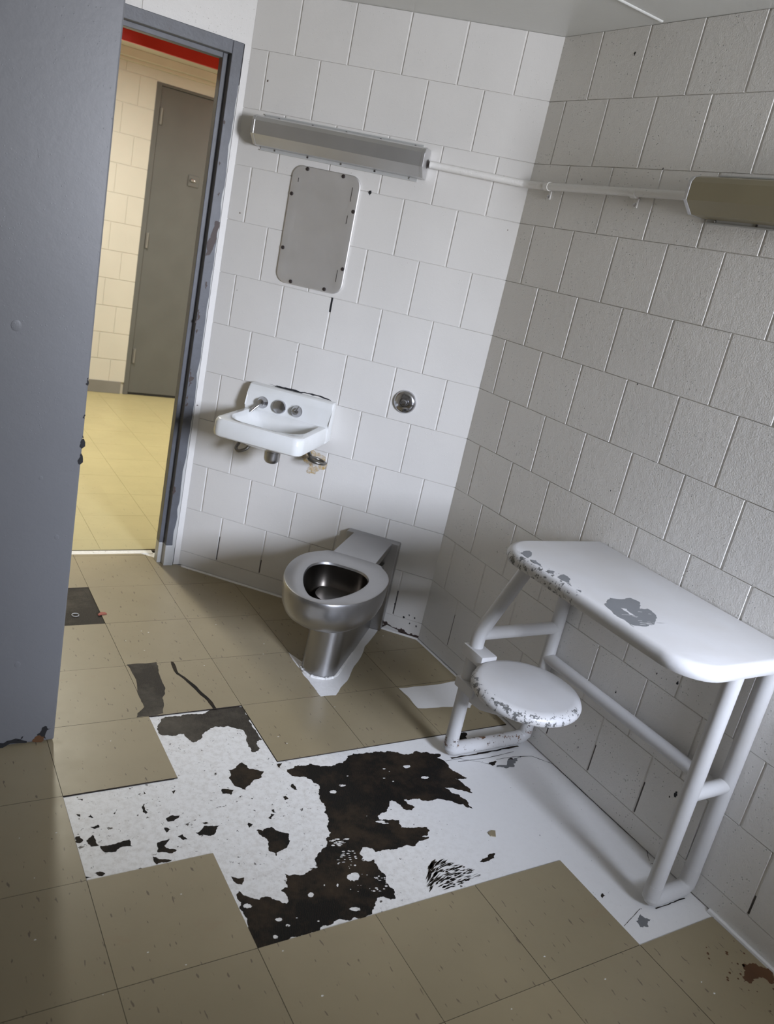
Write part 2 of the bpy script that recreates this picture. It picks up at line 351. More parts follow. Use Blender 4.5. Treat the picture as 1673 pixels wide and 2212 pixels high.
# ------------------------------------------------------------ traced paint edges (world metres on the floor)
DARK = [[[0.3193,-0.9544],[0.3595,-0.9441],[0.3979,-0.9454],[0.4381,-0.9678],[0.4845,-0.9668],[0.5182,-0.9582],[0.5334,-0.9404],[0.5822,-0.9392],[0.6222,-0.9444],[0.654,-0.9431],[0.6871,-0.9511],[0.7135,-0.9708],[0.739,-0.9814],[0.7713,-0.9712],[0.8086,-0.9847],[0.8379,-1.0008],[0.8479,-1.0077],[0.825,-1.0202],[0.8405,-1.0462],[0.8365,-1.0715],[0.8497,-1.1093],[0.8648,-1.1344],[0.8441,-1.1358],[0.8235,-1.128],[0.8337,-1.1597],[0.8382,-1.1894],[0.8369,-1.2028],[0.8141,-1.1871],[0.786,-1.1635],[0.7619,-1.1571],[0.7885,-1.1963],[0.7968,-1.2378],[0.7929,-1.2674],[0.7765,-1.2399],[0.749,-1.217],[0.7265,-1.2047],[0.6766,-1.1973],[0.6522,-1.1792],[0.6306,-1.1756],[0.6038,-1.1714],[0.6046,-1.1891],[0.6191,-1.2081],[0.6037,-1.2187],[0.581,-1.2087],[0.5777,-1.1855],[0.565,-1.1632],[0.5424,-1.187],[0.5101,-1.2037],[0.4864,-1.2257],[0.5054,-1.2311],[0.5419,-1.245],[0.5327,-1.2741],[0.5732,-1.2857],[0.6077,-1.2942],[0.6065,-1.3092],[0.5719,-1.3233],[0.5909,-1.3288],[0.5334,-1.3489],[0.4939,-1.3424],[0.4566,-1.3423],[0.4123,-1.3374],[0.4112,-1.3255],[0.3993,-1.3142],[0.3854,-1.3114],[0.3698,-1.3259],[0.3617,-1.3548],[0.3951,-1.3587],[0.3918,-1.3825],[0.3908,-1.4065],[0.3964,-1.4143],[0.384,-1.4401],[0.3935,-1.4664],[0.3798,-1.4961],[0.3668,-1.4947],[0.3539,-1.4793],[0.3274,-1.4875],[0.3117,-1.507],[0.2857,-1.5198],[0.269,-1.5249],[0.252,-1.5139],[0.2279,-1.5164],[0.188,-1.5159],[0.1622,-1.5149],[0.1411,-1.5229],[0.0985,-1.5232],[0.0569,-1.5236],[-0.0028,-1.5221],[-0.0018,-1.4891],[0.0028,-1.4564],[0.0037,-1.4111],[0.0083,-1.3652],[0.0193,-1.3525],[0.0365,-1.3797],[0.0562,-1.3941],[0.0752,-1.3895],[0.1007,-1.4112],[0.1142,-1.4252],[0.1218,-1.4126],[0.1168,-1.3837],[0.1366,-1.3789],[0.1461,-1.3363],[0.1771,-1.3489],[0.2114,-1.3449],[0.2368,-1.3409],[0.2411,-1.3119],[0.2572,-1.2983],[0.2758,-1.285],[0.3031,-1.2546],[0.3277,-1.2353],[0.3282,-1.2085],[0.3453,-1.1578],[0.3577,-1.1106],[0.372,-1.0697],[0.3827,-1.0418],[0.3707,-1.0152],[0.3464,-0.9971],[0.3237,-0.9874]],[[0.0309,-0.6315],[0.0703,-0.6216],[0.1194,-0.618],[0.1917,-0.6142],[0.305,-0.6152],[0.3027,-0.6519],[0.3002,-0.7178],[0.3015,-0.7996],[0.2831,-0.8042],[0.2805,-0.8383],[0.2505,-0.8524],[0.2462,-0.8216],[0.2628,-0.7641],[0.263,-0.7416],[0.2421,-0.7233],[0.1993,-0.7047],[0.1662,-0.7065],[0.1457,-0.7198],[0.1228,-0.7497],[0.0946,-0.7647],[0.0817,-0.7402],[0.0782,-0.7178],[0.047,-0.7194],[0.0101,-0.7066],[0.0073,-0.6799]],[[0.2016,-0.8901],[0.2118,-0.9247],[0.249,-0.946],[0.2332,-0.9695],[0.1883,-0.9923],[0.1663,-1.0104],[0.1446,-0.9884],[0.139,-0.9491],[0.1508,-0.9133],[0.1731,-0.911]],[[0.105,-0.989],[0.1347,-1.002],[0.1207,-1.0202],[0.0987,-1.0071]],[[0.3028,-1.0222],[0.3114,-1.0207],[0.3126,-1.0477],[0.2991,-1.0365]],[[0.3003,-0.9226],[0.3166,-0.9226],[0.3016,-0.9513]],[[0.1362,-1.17],[0.152,-1.1778],[0.1815,-1.1699],[0.1935,-1.1931],[0.2155,-1.2094],[0.2076,-1.2329],[0.1752,-1.2581],[0.1572,-1.262],[0.1501,-1.2733],[0.1489,-1.2595],[0.1389,-1.2503],[0.1508,-1.2098],[0.1417,-1.1976]],[[0.0161,-1.3043],[0.046,-1.3165],[0.0336,-1.3378],[0.0231,-1.3317]],[[-0.252,-1.1155],[-0.2191,-1.1193],[-0.1812,-1.1124],[-0.1805,-1.1397],[-0.2023,-1.1332],[-0.2211,-1.1453],[-0.2475,-1.1403]],[[-0.2801,-1.0893],[-0.2612,-1.0737],[-0.2546,-1.1147],[-0.2747,-1.1117]],[[-0.303,-1.0706],[-0.2916,-1.0679],[-0.2858,-1.0846],[-0.2964,-1.0934],[-0.3039,-1.0882]],[[-0.261,-1.0429],[-0.2423,-1.0402],[-0.2414,-1.0517],[-0.2531,-1.0533]],[[-0.2864,-0.9869],[-0.2771,-0.9908],[-0.2772,-1.0023]],[[-0.2596,-1.0054],[-0.2522,-0.999],[-0.2478,-1.0138]],[[-0.0753,-1.0637],[-0.0555,-1.0561],[-0.037,-1.0613],[-0.0576,-1.0786],[-0.0747,-1.077]],[[-0.0176,-1.1352],[0.0103,-1.1175],[0.0507,-1.1258],[0.0312,-1.1493],[0.0089,-1.1556],[-0.0129,-1.148]],[[-0.1188,-1.1429],[-0.0816,-1.1385],[-0.1064,-1.1587],[-0.0814,-1.1813],[-0.0981,-1.1882],[-0.1279,-1.1762]],[[-0.0661,-1.1368],[-0.0516,-1.1317],[-0.0449,-1.1524],[-0.0557,-1.1523]],[[-0.1429,-1.1864],[-0.13,-1.199],[-0.1024,-1.2103],[-0.1179,-1.2143],[-0.1403,-1.2143]],[[-0.283,-1.1999],[-0.2713,-1.198],[-0.2605,-1.2096],[-0.2708,-1.2135]],[[-0.3043,-1.204],[-0.2926,-1.2104],[-0.3038,-1.2107]],[[-0.1253,-1.0233],[-0.1131,-0.993],[-0.114,-1.0298],[-0.1197,-1.0348]],[[-0.1986,-1.0095],[-0.1852,-0.9967],[-0.1953,-1.0137]],[[-0.0316,-0.966],[-0.0202,-0.9619],[-0.0302,-0.9771]],[[-0.1026,-0.9436],[-0.0989,-0.9552],[-0.1048,-0.9571]],[[0.0101,-1.1044],[0.0263,-1.1103],[0.0164,-1.1127]],[[-0.0886,-1.0956],[-0.0744,-1.1061],[-0.0876,-1.1149]],[[0.2051,-1.1082],[0.2131,-1.1069],[0.2154,-1.125],[0.2056,-1.1188]],[[0.1257,-1.1372],[0.1362,-1.1469],[0.1204,-1.1569]],[[-0.2737,-0.9289],[-0.2583,-0.9351],[-0.2617,-0.9423],[-0.2647,-0.9361]],[[0.2981,-1.0273],[0.3089,-1.0209],[0.3132,-1.0503],[0.3033,-1.0454]],[[0.259,-1.0656],[0.2693,-1.0632],[0.2714,-1.0762],[0.2593,-1.0803]],[[0.1853,-1.1338],[0.1995,-1.1206],[0.208,-1.1264],[0.1906,-1.1422]],[[0.6778,-1.4557],[0.7088,-1.4476],[0.7241,-1.4391],[0.743,-1.4415],[0.7079,-1.4604],[0.6874,-1.4606]],[[0.9909,-1.0833],[1.0235,-1.0868],[0.9971,-1.1028]],[[0.9363,-1.667],[0.9503,-1.6593],[0.9506,-1.6686],[0.9365,-1.6732]],[[1.0701,-1.0891],[1.0883,-1.0844],[1.0913,-1.0943],[1.07,-1.1028]],[[0.97,-0.9176],[1.0163,-0.9231],[0.9909,-0.9663],[0.9496,-0.9519]],[[0.9852,-1.0904],[1.0216,-1.0841],[0.9942,-1.106]]]
WHITE = [[[0.7398,-1.1023],[0.7316,-1.1055],[0.7214,-1.1046],[0.7149,-1.1],[0.7133,-1.0954],[0.7186,-1.092],[0.7295,-1.092],[0.739,-1.0971]],[[0.7095,-1.0381],[0.7039,-1.0415],[0.6948,-1.0426],[0.6871,-1.0387],[0.6858,-1.0321],[0.692,-1.029],[0.703,-1.0294],[0.7109,-1.0324]],[[0.461,-1.0677],[0.4564,-1.0698],[0.449,-1.0697],[0.4419,-1.067],[0.4396,-1.0621],[0.4442,-1.0596],[0.4534,-1.0611],[0.4612,-1.064]],[[0.4209,-1.0865],[0.4165,-1.0904],[0.408,-1.0906],[0.3999,-1.0873],[0.3993,-1.0807],[0.4061,-1.0766],[0.4145,-1.0776],[0.4203,-1.0808]],[[0.3267,-1.4032],[0.3183,-1.4114],[0.3055,-1.4134],[0.296,-1.4045],[0.295,-1.3933],[0.3047,-1.3872],[0.3203,-1.3856],[0.3292,-1.392]],[[0.1884,-1.4204],[0.1843,-1.4246],[0.1772,-1.4257],[0.1731,-1.4214],[0.174,-1.4158],[0.1784,-1.4125],[0.1841,-1.4111],[0.1879,-1.414]],[[0.0327,-1.4066],[0.0277,-1.4108],[0.0185,-1.4099],[0.0121,-1.4046],[0.0116,-1.3997],[0.0167,-1.3961],[0.0241,-1.3953],[0.03,-1.4001]],[[0.2784,-1.4971],[0.272,-1.4993],[0.2628,-1.498],[0.2549,-1.493],[0.2514,-1.4883],[0.2563,-1.4861],[0.2683,-1.4877],[0.2783,-1.4929]],[[0.0841,-1.4659],[0.0805,-1.4687],[0.075,-1.4686],[0.07,-1.4647],[0.0681,-1.4606],[0.0718,-1.4584],[0.0793,-1.4586],[0.0845,-1.462]],[[0.0956,-1.4875],[0.0931,-1.4894],[0.0887,-1.4886],[0.0851,-1.4868],[0.0851,-1.484],[0.088,-1.4818],[0.0914,-1.4824],[0.0943,-1.4846]],[[0.0559,-1.5087],[0.0525,-1.512],[0.0479,-1.5112],[0.0447,-1.5085],[0.045,-1.505],[0.0483,-1.5014],[0.052,-1.5013],[0.0548,-1.5048]],[[0.6231,-1.0283],[0.6202,-1.0296],[0.6165,-1.0296],[0.6139,-1.0285],[0.6137,-1.0259],[0.6159,-1.024],[0.6195,-1.0245],[0.6229,-1.0261]],[[0.5991,-1.0685],[0.5967,-1.0694],[0.5935,-1.0694],[0.5912,-1.0684],[0.5909,-1.0664],[0.5925,-1.0652],[0.5957,-1.0656],[0.5988,-1.0668]],[[0.6189,-1.089],[0.6171,-1.09],[0.6142,-1.0901],[0.6122,-1.0892],[0.6126,-1.0874],[0.6143,-1.0862],[0.6164,-1.0863],[0.6183,-1.0873]],[[0.1212,-1.4731],[0.1204,-1.4738],[0.1187,-1.4737],[0.1169,-1.4729],[0.1167,-1.4716],[0.1179,-1.471],[0.1197,-1.4713],[0.121,-1.472]],[[0.1665,-1.4985],[0.1649,-1.4997],[0.1631,-1.4995],[0.1615,-1.4986],[0.1613,-1.4968],[0.1627,-1.4952],[0.165,-1.4956],[0.1667,-1.497]],[[0.2612,-1.4117],[0.259,-1.4149],[0.2565,-1.416],[0.2555,-1.4135],[0.2563,-1.4101],[0.2587,-1.4075],[0.2615,-1.4061],[0.2624,-1.4079]],[[0.2285,-1.4013],[0.2271,-1.403],[0.2253,-1.4035],[0.2247,-1.4021],[0.2252,-1.4002],[0.2265,-1.3988],[0.228,-1.398],[0.2287,-1.3991]],[[0.4903,-1.03],[0.4884,-1.031],[0.4859,-1.0313],[0.4843,-1.0305],[0.4843,-1.0285],[0.4856,-1.0273],[0.488,-1.0273],[0.4903,-1.0283]],[[0.3318,-1.289],[0.3303,-1.2898],[0.3268,-1.2897],[0.3234,-1.288],[0.3225,-1.2862],[0.3248,-1.2857],[0.3286,-1.2861],[0.3314,-1.2873]],[[0.3316,-1.2772],[0.33,-1.2782],[0.328,-1.2786],[0.3269,-1.2777],[0.3271,-1.2759],[0.3281,-1.2747],[0.33,-1.2747],[0.3317,-1.2755]],[[0.3381,-1.2868],[0.3343,-1.2869],[0.3272,-1.2855],[0.3219,-1.2834],[0.3207,-1.2816],[0.3231,-1.2813],[0.3288,-1.2824],[0.3353,-1.2846]],[[0.3464,-1.276],[0.3446,-1.2765],[0.3403,-1.2755],[0.3355,-1.2736],[0.3335,-1.2722],[0.3362,-1.2721],[0.3415,-1.2732],[0.3455,-1.2748]],[[0.3279,-1.2664],[0.3254,-1.2674],[0.3206,-1.2665],[0.317,-1.2645],[0.3165,-1.263],[0.3189,-1.2621],[0.3227,-1.2623],[0.3261,-1.2642]],[[0.3364,-1.2781],[0.3342,-1.2788],[0.3293,-1.2782],[0.324,-1.276],[0.322,-1.2739],[0.325,-1.2736],[0.3311,-1.2747],[0.3357,-1.2764]],[[0.3381,-1.283],[0.3353,-1.2833],[0.3285,-1.282],[0.323,-1.2799],[0.3221,-1.2783],[0.325,-1.2781],[0.3301,-1.279],[0.3352,-1.2808]],[[0.3398,-1.2659],[0.3375,-1.2672],[0.3324,-1.2664],[0.3273,-1.2638],[0.3257,-1.2617],[0.3292,-1.261],[0.3349,-1.2616],[0.3387,-1.2637]],[[0.3161,-1.2832],[0.3142,-1.2846],[0.3107,-1.2841],[0.3071,-1.282],[0.306,-1.2801],[0.3086,-1.2791],[0.313,-1.2794],[0.3158,-1.2813]],[[0.3384,-1.2788],[0.3373,-1.2794],[0.3351,-1.2793],[0.3329,-1.2782],[0.3322,-1.277],[0.3336,-1.2766],[0.3363,-1.2769],[0.3383,-1.2777]],[[0.3491,-1.2826],[0.3468,-1.2828],[0.3427,-1.2822],[0.3385,-1.2807],[0.3366,-1.2789],[0.3387,-1.2786],[0.3439,-1.2798],[0.3487,-1.2814]],[[0.3248,-1.2769],[0.3226,-1.2776],[0.3196,-1.277],[0.317,-1.2758],[0.316,-1.2743],[0.3176,-1.2732],[0.3213,-1.2738],[0.3245,-1.2756]],[[0.321,-1.2676],[0.3187,-1.2688],[0.3133,-1.2675],[0.3083,-1.2654],[0.3074,-1.2636],[0.3108,-1.2625],[0.3154,-1.2633],[0.319,-1.2655]],[[0.3674,-1.2709],[0.3654,-1.2711],[0.3599,-1.2701],[0.3548,-1.2682],[0.3537,-1.2669],[0.3565,-1.2669],[0.3611,-1.2678],[0.3651,-1.2692]],[[0.3649,-1.2735],[0.3622,-1.2742],[0.3553,-1.2728],[0.3493,-1.2702],[0.348,-1.2685],[0.3516,-1.2683],[0.3573,-1.2691],[0.3621,-1.2711]],[[0.3383,-1.276],[0.3363,-1.2766],[0.3309,-1.2755],[0.3249,-1.2734],[0.3229,-1.2714],[0.3264,-1.271],[0.3324,-1.2726],[0.337,-1.2744]],[[0.3324,-1.312],[0.3298,-1.3132],[0.326,-1.3126],[0.3236,-1.3108],[0.3232,-1.3092],[0.3251,-1.3078],[0.3284,-1.3079],[0.3315,-1.3099]],[[0.3014,-1.3438],[0.3002,-1.3441],[0.2983,-1.3439],[0.2965,-1.3432],[0.2959,-1.3421],[0.2969,-1.3416],[0.2992,-1.3421],[0.3013,-1.343]],[[0.3147,-1.3461],[0.3126,-1.3463],[0.3095,-1.3456],[0.3069,-1.3444],[0.3057,-1.3434],[0.3069,-1.343],[0.3105,-1.3437],[0.3141,-1.3452]],[[0.3486,-1.3157],[0.3468,-1.3162],[0.3442,-1.3157],[0.3416,-1.3146],[0.3405,-1.3133],[0.342,-1.3126],[0.3454,-1.3134],[0.3484,-1.3148]],[[0.3375,-1.3648],[0.3358,-1.3661],[0.3334,-1.3663],[0.3316,-1.3646],[0.3311,-1.3628],[0.3328,-1.3617],[0.3359,-1.3615],[0.3379,-1.363]],[[0.3312,-1.3123],[0.3301,-1.3128],[0.3276,-1.3124],[0.3249,-1.3112],[0.3239,-1.3102],[0.3255,-1.31],[0.3286,-1.3105],[0.3309,-1.3114]],[[0.3172,-1.3268],[0.3157,-1.3273],[0.3135,-1.3268],[0.3111,-1.3257],[0.31,-1.3246],[0.3114,-1.3241],[0.3145,-1.3247],[0.3171,-1.326]],[[0.2969,-1.3461],[0.2956,-1.3472],[0.2938,-1.3474],[0.2922,-1.3466],[0.2921,-1.3446],[0.2935,-1.3435],[0.2957,-1.3437],[0.2973,-1.3446]],[[0.3539,-1.3362],[0.3528,-1.337],[0.3501,-1.3368],[0.3478,-1.3358],[0.3476,-1.3343],[0.3493,-1.3337],[0.3516,-1.334],[0.3533,-1.3348]],[[0.3361,-1.343],[0.3345,-1.3437],[0.3315,-1.3433],[0.3292,-1.3423],[0.3291,-1.3409],[0.3308,-1.3401],[0.333,-1.3405],[0.3351,-1.3415]],[[0.3524,-1.343],[0.3512,-1.344],[0.3488,-1.3442],[0.3467,-1.343],[0.3464,-1.3412],[0.3481,-1.3405],[0.3507,-1.3406],[0.3525,-1.3414]],[[0.3242,-1.3229],[0.3218,-1.3233],[0.3179,-1.3229],[0.315,-1.3216],[0.3142,-1.3199],[0.3157,-1.3193],[0.3194,-1.3199],[0.3234,-1.3213]],[[0.3455,-1.3129],[0.3438,-1.3137],[0.3413,-1.3138],[0.3398,-1.3126],[0.3397,-1.3112],[0.3408,-1.3104],[0.3431,-1.3102],[0.3452,-1.3113]],[[0.304,-1.3344],[0.3023,-1.3347],[0.2993,-1.3339],[0.2971,-1.3329],[0.2966,-1.3321],[0.2979,-1.3317],[0.3002,-1.3321],[0.3028,-1.3333]],[[0.3381,-1.3364],[0.3368,-1.3371],[0.3341,-1.3365],[0.3311,-1.3353],[0.3302,-1.334],[0.3322,-1.3334],[0.3353,-1.3341],[0.3375,-1.3354]],[[0.3334,-1.3501],[0.3326,-1.3505],[0.3315,-1.3504],[0.3307,-1.35],[0.3307,-1.3493],[0.3313,-1.3487],[0.3323,-1.3489],[0.3333,-1.3495]],[[0.3266,-1.3605],[0.3255,-1.3614],[0.324,-1.3611],[0.3225,-1.3602],[0.3221,-1.3591],[0.3235,-1.3582],[0.3254,-1.3584],[0.3266,-1.3594]],[[0.3397,-1.3287],[0.3384,-1.3292],[0.336,-1.3288],[0.3343,-1.3281],[0.3342,-1.327],[0.3355,-1.3263],[0.3372,-1.3266],[0.3389,-1.3276]],[[0.3204,-1.3382],[0.3195,-1.3389],[0.3175,-1.3387],[0.3156,-1.3379],[0.3154,-1.3367],[0.3168,-1.3361],[0.3187,-1.3364],[0.32,-1.3372]],[[0.3568,-1.3172],[0.3551,-1.3179],[0.3526,-1.318],[0.3504,-1.317],[0.3498,-1.3151],[0.3513,-1.3142],[0.3544,-1.3146],[0.357,-1.3157]],[[0.3282,-1.3197],[0.3268,-1.3202],[0.3237,-1.3199],[0.3205,-1.3184],[0.3193,-1.317],[0.3213,-1.3168],[0.325,-1.3174],[0.3278,-1.3185]],[[0.317,-1.3283],[0.3151,-1.3284],[0.3122,-1.3281],[0.31,-1.327],[0.3092,-1.3259],[0.3102,-1.3256],[0.3132,-1.3261],[0.3164,-1.3272]],[[0.3268,-1.3256],[0.3252,-1.3263],[0.3216,-1.3254],[0.3182,-1.3239],[0.3176,-1.3228],[0.3199,-1.3221],[0.323,-1.3227],[0.3254,-1.3241]],[[0.3572,-1.3254],[0.3557,-1.3262],[0.3533,-1.3262],[0.3517,-1.3253],[0.3519,-1.3238],[0.3532,-1.3229],[0.3549,-1.3231],[0.3567,-1.3239]],[[0.3502,-1.3392],[0.3494,-1.3397],[0.3479,-1.3396],[0.3463,-1.3389],[0.3459,-1.3379],[0.347,-1.3375],[0.3488,-1.3379],[0.3502,-1.3385]],[[0.341,-1.3218],[0.3393,-1.3229],[0.3357,-1.3222],[0.3324,-1.3206],[0.3319,-1.319],[0.3344,-1.3179],[0.3377,-1.3184],[0.3399,-1.3201]],[[0.3723,-1.4208],[0.3702,-1.4219],[0.367,-1.4215],[0.3651,-1.4199],[0.3651,-1.4185],[0.3668,-1.4175],[0.3694,-1.4173],[0.3716,-1.4188]],[[0.3884,-1.4306],[0.3876,-1.4312],[0.3862,-1.4315],[0.3855,-1.4308],[0.3858,-1.4297],[0.3867,-1.4291],[0.3877,-1.4289],[0.3884,-1.4294]],[[0.3912,-1.4261],[0.39,-1.4272],[0.3883,-1.427],[0.387,-1.4259],[0.387,-1.4248],[0.3885,-1.4239],[0.3901,-1.4238],[0.391,-1.4249]],[[0.3762,-1.4313],[0.3745,-1.4315],[0.3712,-1.4308],[0.3686,-1.4298],[0.3683,-1.4288],[0.3697,-1.4284],[0.3722,-1.429],[0.3749,-1.4301]],[[0.3435,-1.458],[0.3418,-1.4594],[0.3389,-1.4589],[0.3362,-1.4574],[0.336,-1.4555],[0.3385,-1.4541],[0.3414,-1.4545],[0.3431,-1.4561]],[[0.3583,-1.4631],[0.3562,-1.4635],[0.3534,-1.4628],[0.3513,-1.4617],[0.3506,-1.4607],[0.3518,-1.4601],[0.3547,-1.4606],[0.3576,-1.4621]],[[0.3715,-1.4596],[0.3697,-1.4603],[0.3673,-1.4599],[0.3657,-1.459],[0.3655,-1.4577],[0.3669,-1.4566],[0.369,-1.457],[0.3711,-1.4583]],[[0.3712,-1.4248],[0.3703,-1.4253],[0.3691,-1.4253],[0.3682,-1.4247],[0.368,-1.4238],[0.3687,-1.4234],[0.3701,-1.4235],[0.3713,-1.424]],[[0.3856,-1.4255],[0.3839,-1.4257],[0.3811,-1.4252],[0.3791,-1.4242],[0.3785,-1.4233],[0.3795,-1.423],[0.3821,-1.4234],[0.3849,-1.4245]],[[0.3826,-1.4532],[0.38,-1.4546],[0.3769,-1.4542],[0.3751,-1.4525],[0.3749,-1.4507],[0.3766,-1.4493],[0.3798,-1.4492],[0.3824,-1.4512]],[[0.3832,-1.4452],[0.382,-1.4466],[0.3811,-1.4467],[0.3809,-1.446],[0.3814,-1.4447],[0.3825,-1.4431],[0.3833,-1.4429],[0.3836,-1.4439]],[[0.3703,-1.4216],[0.369,-1.4224],[0.3662,-1.4223],[0.364,-1.4212],[0.3641,-1.4197],[0.3658,-1.4189],[0.3679,-1.4192],[0.3697,-1.4201]],[[0.3569,-1.462],[0.3555,-1.4625],[0.3531,-1.462],[0.3511,-1.4612],[0.3511,-1.4601],[0.3526,-1.4594],[0.3544,-1.4597],[0.3561,-1.4608]],[[0.3535,-1.4556],[0.352,-1.4569],[0.3496,-1.4571],[0.3482,-1.4557],[0.3486,-1.454],[0.3502,-1.453],[0.3522,-1.4526],[0.3534,-1.4536]],[[0.3797,-1.4173],[0.3779,-1.4183],[0.3755,-1.4184],[0.3741,-1.4176],[0.3744,-1.4156],[0.3758,-1.4143],[0.3778,-1.4145],[0.3797,-1.4155]],[[0.3546,-1.4511],[0.3527,-1.4524],[0.3494,-1.4517],[0.3468,-1.4501],[0.3467,-1.4486],[0.349,-1.4473],[0.3518,-1.4475],[0.3537,-1.4492]],[[0.4029,-1.4108],[0.4006,-1.4123],[0.3982,-1.412],[0.3969,-1.4106],[0.3969,-1.409],[0.3986,-1.4073],[0.401,-1.4072],[0.4028,-1.409]],[[0.3657,-1.4182],[0.3643,-1.4193],[0.363,-1.4193],[0.3623,-1.4183],[0.3622,-1.4171],[0.3634,-1.4159],[0.365,-1.4157],[0.366,-1.4169]],[[0.3226,-1.4058],[0.3218,-1.4062],[0.3207,-1.4063],[0.32,-1.4057],[0.3198,-1.405],[0.3203,-1.4046],[0.3216,-1.4046],[0.3227,-1.4051]],[[0.3175,-1.3629],[0.317,-1.3635],[0.3163,-1.3637],[0.3159,-1.3632],[0.3159,-1.3625],[0.3164,-1.362],[0.3172,-1.3619],[0.3177,-1.3622]],[[0.3354,-1.4541],[0.3349,-1.4547],[0.3342,-1.455],[0.3338,-1.4546],[0.334,-1.4536],[0.3346,-1.453],[0.3354,-1.4529],[0.3358,-1.4532]],[[0.324,-1.3875],[0.3233,-1.3884],[0.3223,-1.3887],[0.3217,-1.3879],[0.322,-1.3869],[0.3228,-1.3862],[0.3238,-1.3859],[0.3242,-1.3864]],[[0.3385,-1.3976],[0.3378,-1.3981],[0.3371,-1.3981],[0.3367,-1.3978],[0.3369,-1.397],[0.3374,-1.3963],[0.3381,-1.3963],[0.3386,-1.3969]],[[0.2996,-1.4083],[0.2987,-1.4089],[0.2976,-1.4088],[0.297,-1.4082],[0.2969,-1.4074],[0.2977,-1.4067],[0.2987,-1.4067],[0.2996,-1.4075]],[[0.3167,-1.369],[0.3158,-1.3698],[0.3149,-1.3698],[0.3145,-1.3691],[0.3147,-1.3683],[0.3154,-1.3674],[0.3163,-1.3672],[0.3168,-1.368]],[[0.3505,-1.4036],[0.3497,-1.4043],[0.3482,-1.4045],[0.3473,-1.4037],[0.3475,-1.4027],[0.3484,-1.4021],[0.3496,-1.4019],[0.3504,-1.4024]],[[0.3282,-1.3957],[0.3273,-1.3967],[0.3264,-1.3968],[0.3259,-1.396],[0.3259,-1.395],[0.3267,-1.3942],[0.328,-1.3939],[0.3285,-1.3947]],[[0.3103,-1.4277],[0.3096,-1.4282],[0.3086,-1.4284],[0.3081,-1.4279],[0.3082,-1.427],[0.3087,-1.4265],[0.3097,-1.4264],[0.3105,-1.4269]],[[0.317,-1.43],[0.3164,-1.4306],[0.3156,-1.4309],[0.3153,-1.4304],[0.3156,-1.4295],[0.3162,-1.4289],[0.3168,-1.4287],[0.3172,-1.429]],[[0.3012,-1.446],[0.3003,-1.4466],[0.2992,-1.4467],[0.2984,-1.4459],[0.2982,-1.445],[0.2989,-1.4445],[0.3003,-1.4445],[0.3014,-1.4451]],[[0.3343,-1.4464],[0.3337,-1.4471],[0.3329,-1.4473],[0.3323,-1.4468],[0.3325,-1.4459],[0.3332,-1.4453],[0.3341,-1.4452],[0.3345,-1.4456]],[[0.2862,-1.4336],[0.2851,-1.4346],[0.2839,-1.4347],[0.2834,-1.4338],[0.2836,-1.4328],[0.2844,-1.432],[0.2855,-1.4316],[0.2863,-1.4324]],[[0.4985,-1.2398],[0.4915,-1.2409],[0.4812,-1.2397],[0.4735,-1.2358],[0.4707,-1.2319],[0.4747,-1.2304],[0.4858,-1.2317],[0.4968,-1.2358]],[[0.5062,-1.249],[0.5013,-1.2502],[0.4927,-1.2482],[0.4863,-1.2455],[0.4853,-1.243],[0.4894,-1.2413],[0.4961,-1.2425],[0.5028,-1.2459]]]
TILEDARK = [[[0.0065,-0.298],[0.1084,-0.2982],[0.0939,-0.403],[0.0921,-0.4652],[0.0667,-0.5205],[0.0464,-0.6026],[-0.0374,-0.6078],[-0.0295,-0.5866],[-0.0009,-0.5552],[-0.0018,-0.4972]],[[0.157,-0.3017],[0.1648,-0.3053],[0.1611,-0.3773],[0.1851,-0.4409],[0.2025,-0.512],[0.2172,-0.5704],[0.2188,-0.6119],[0.2062,-0.6113],[0.2029,-0.5625],[0.1857,-0.4934],[0.1726,-0.4439],[0.1526,-0.3867]]]
TILEWHITE = [[[0.9165,-0.6213],[1.1887,-0.6202],[1.2005,-0.7312],[1.1232,-0.7943],[1.0474,-0.7732],[0.9176,-0.754]],[[0.6071,-0.3076],[0.6003,-0.4223],[0.5982,-0.5142],[0.5965,-0.6146],[0.6537,-0.6184],[0.8187,-0.4475],[1.0713,-0.1918],[1.0372,-0.1727],[0.7683,-0.3772],[0.6345,-0.3922]]]
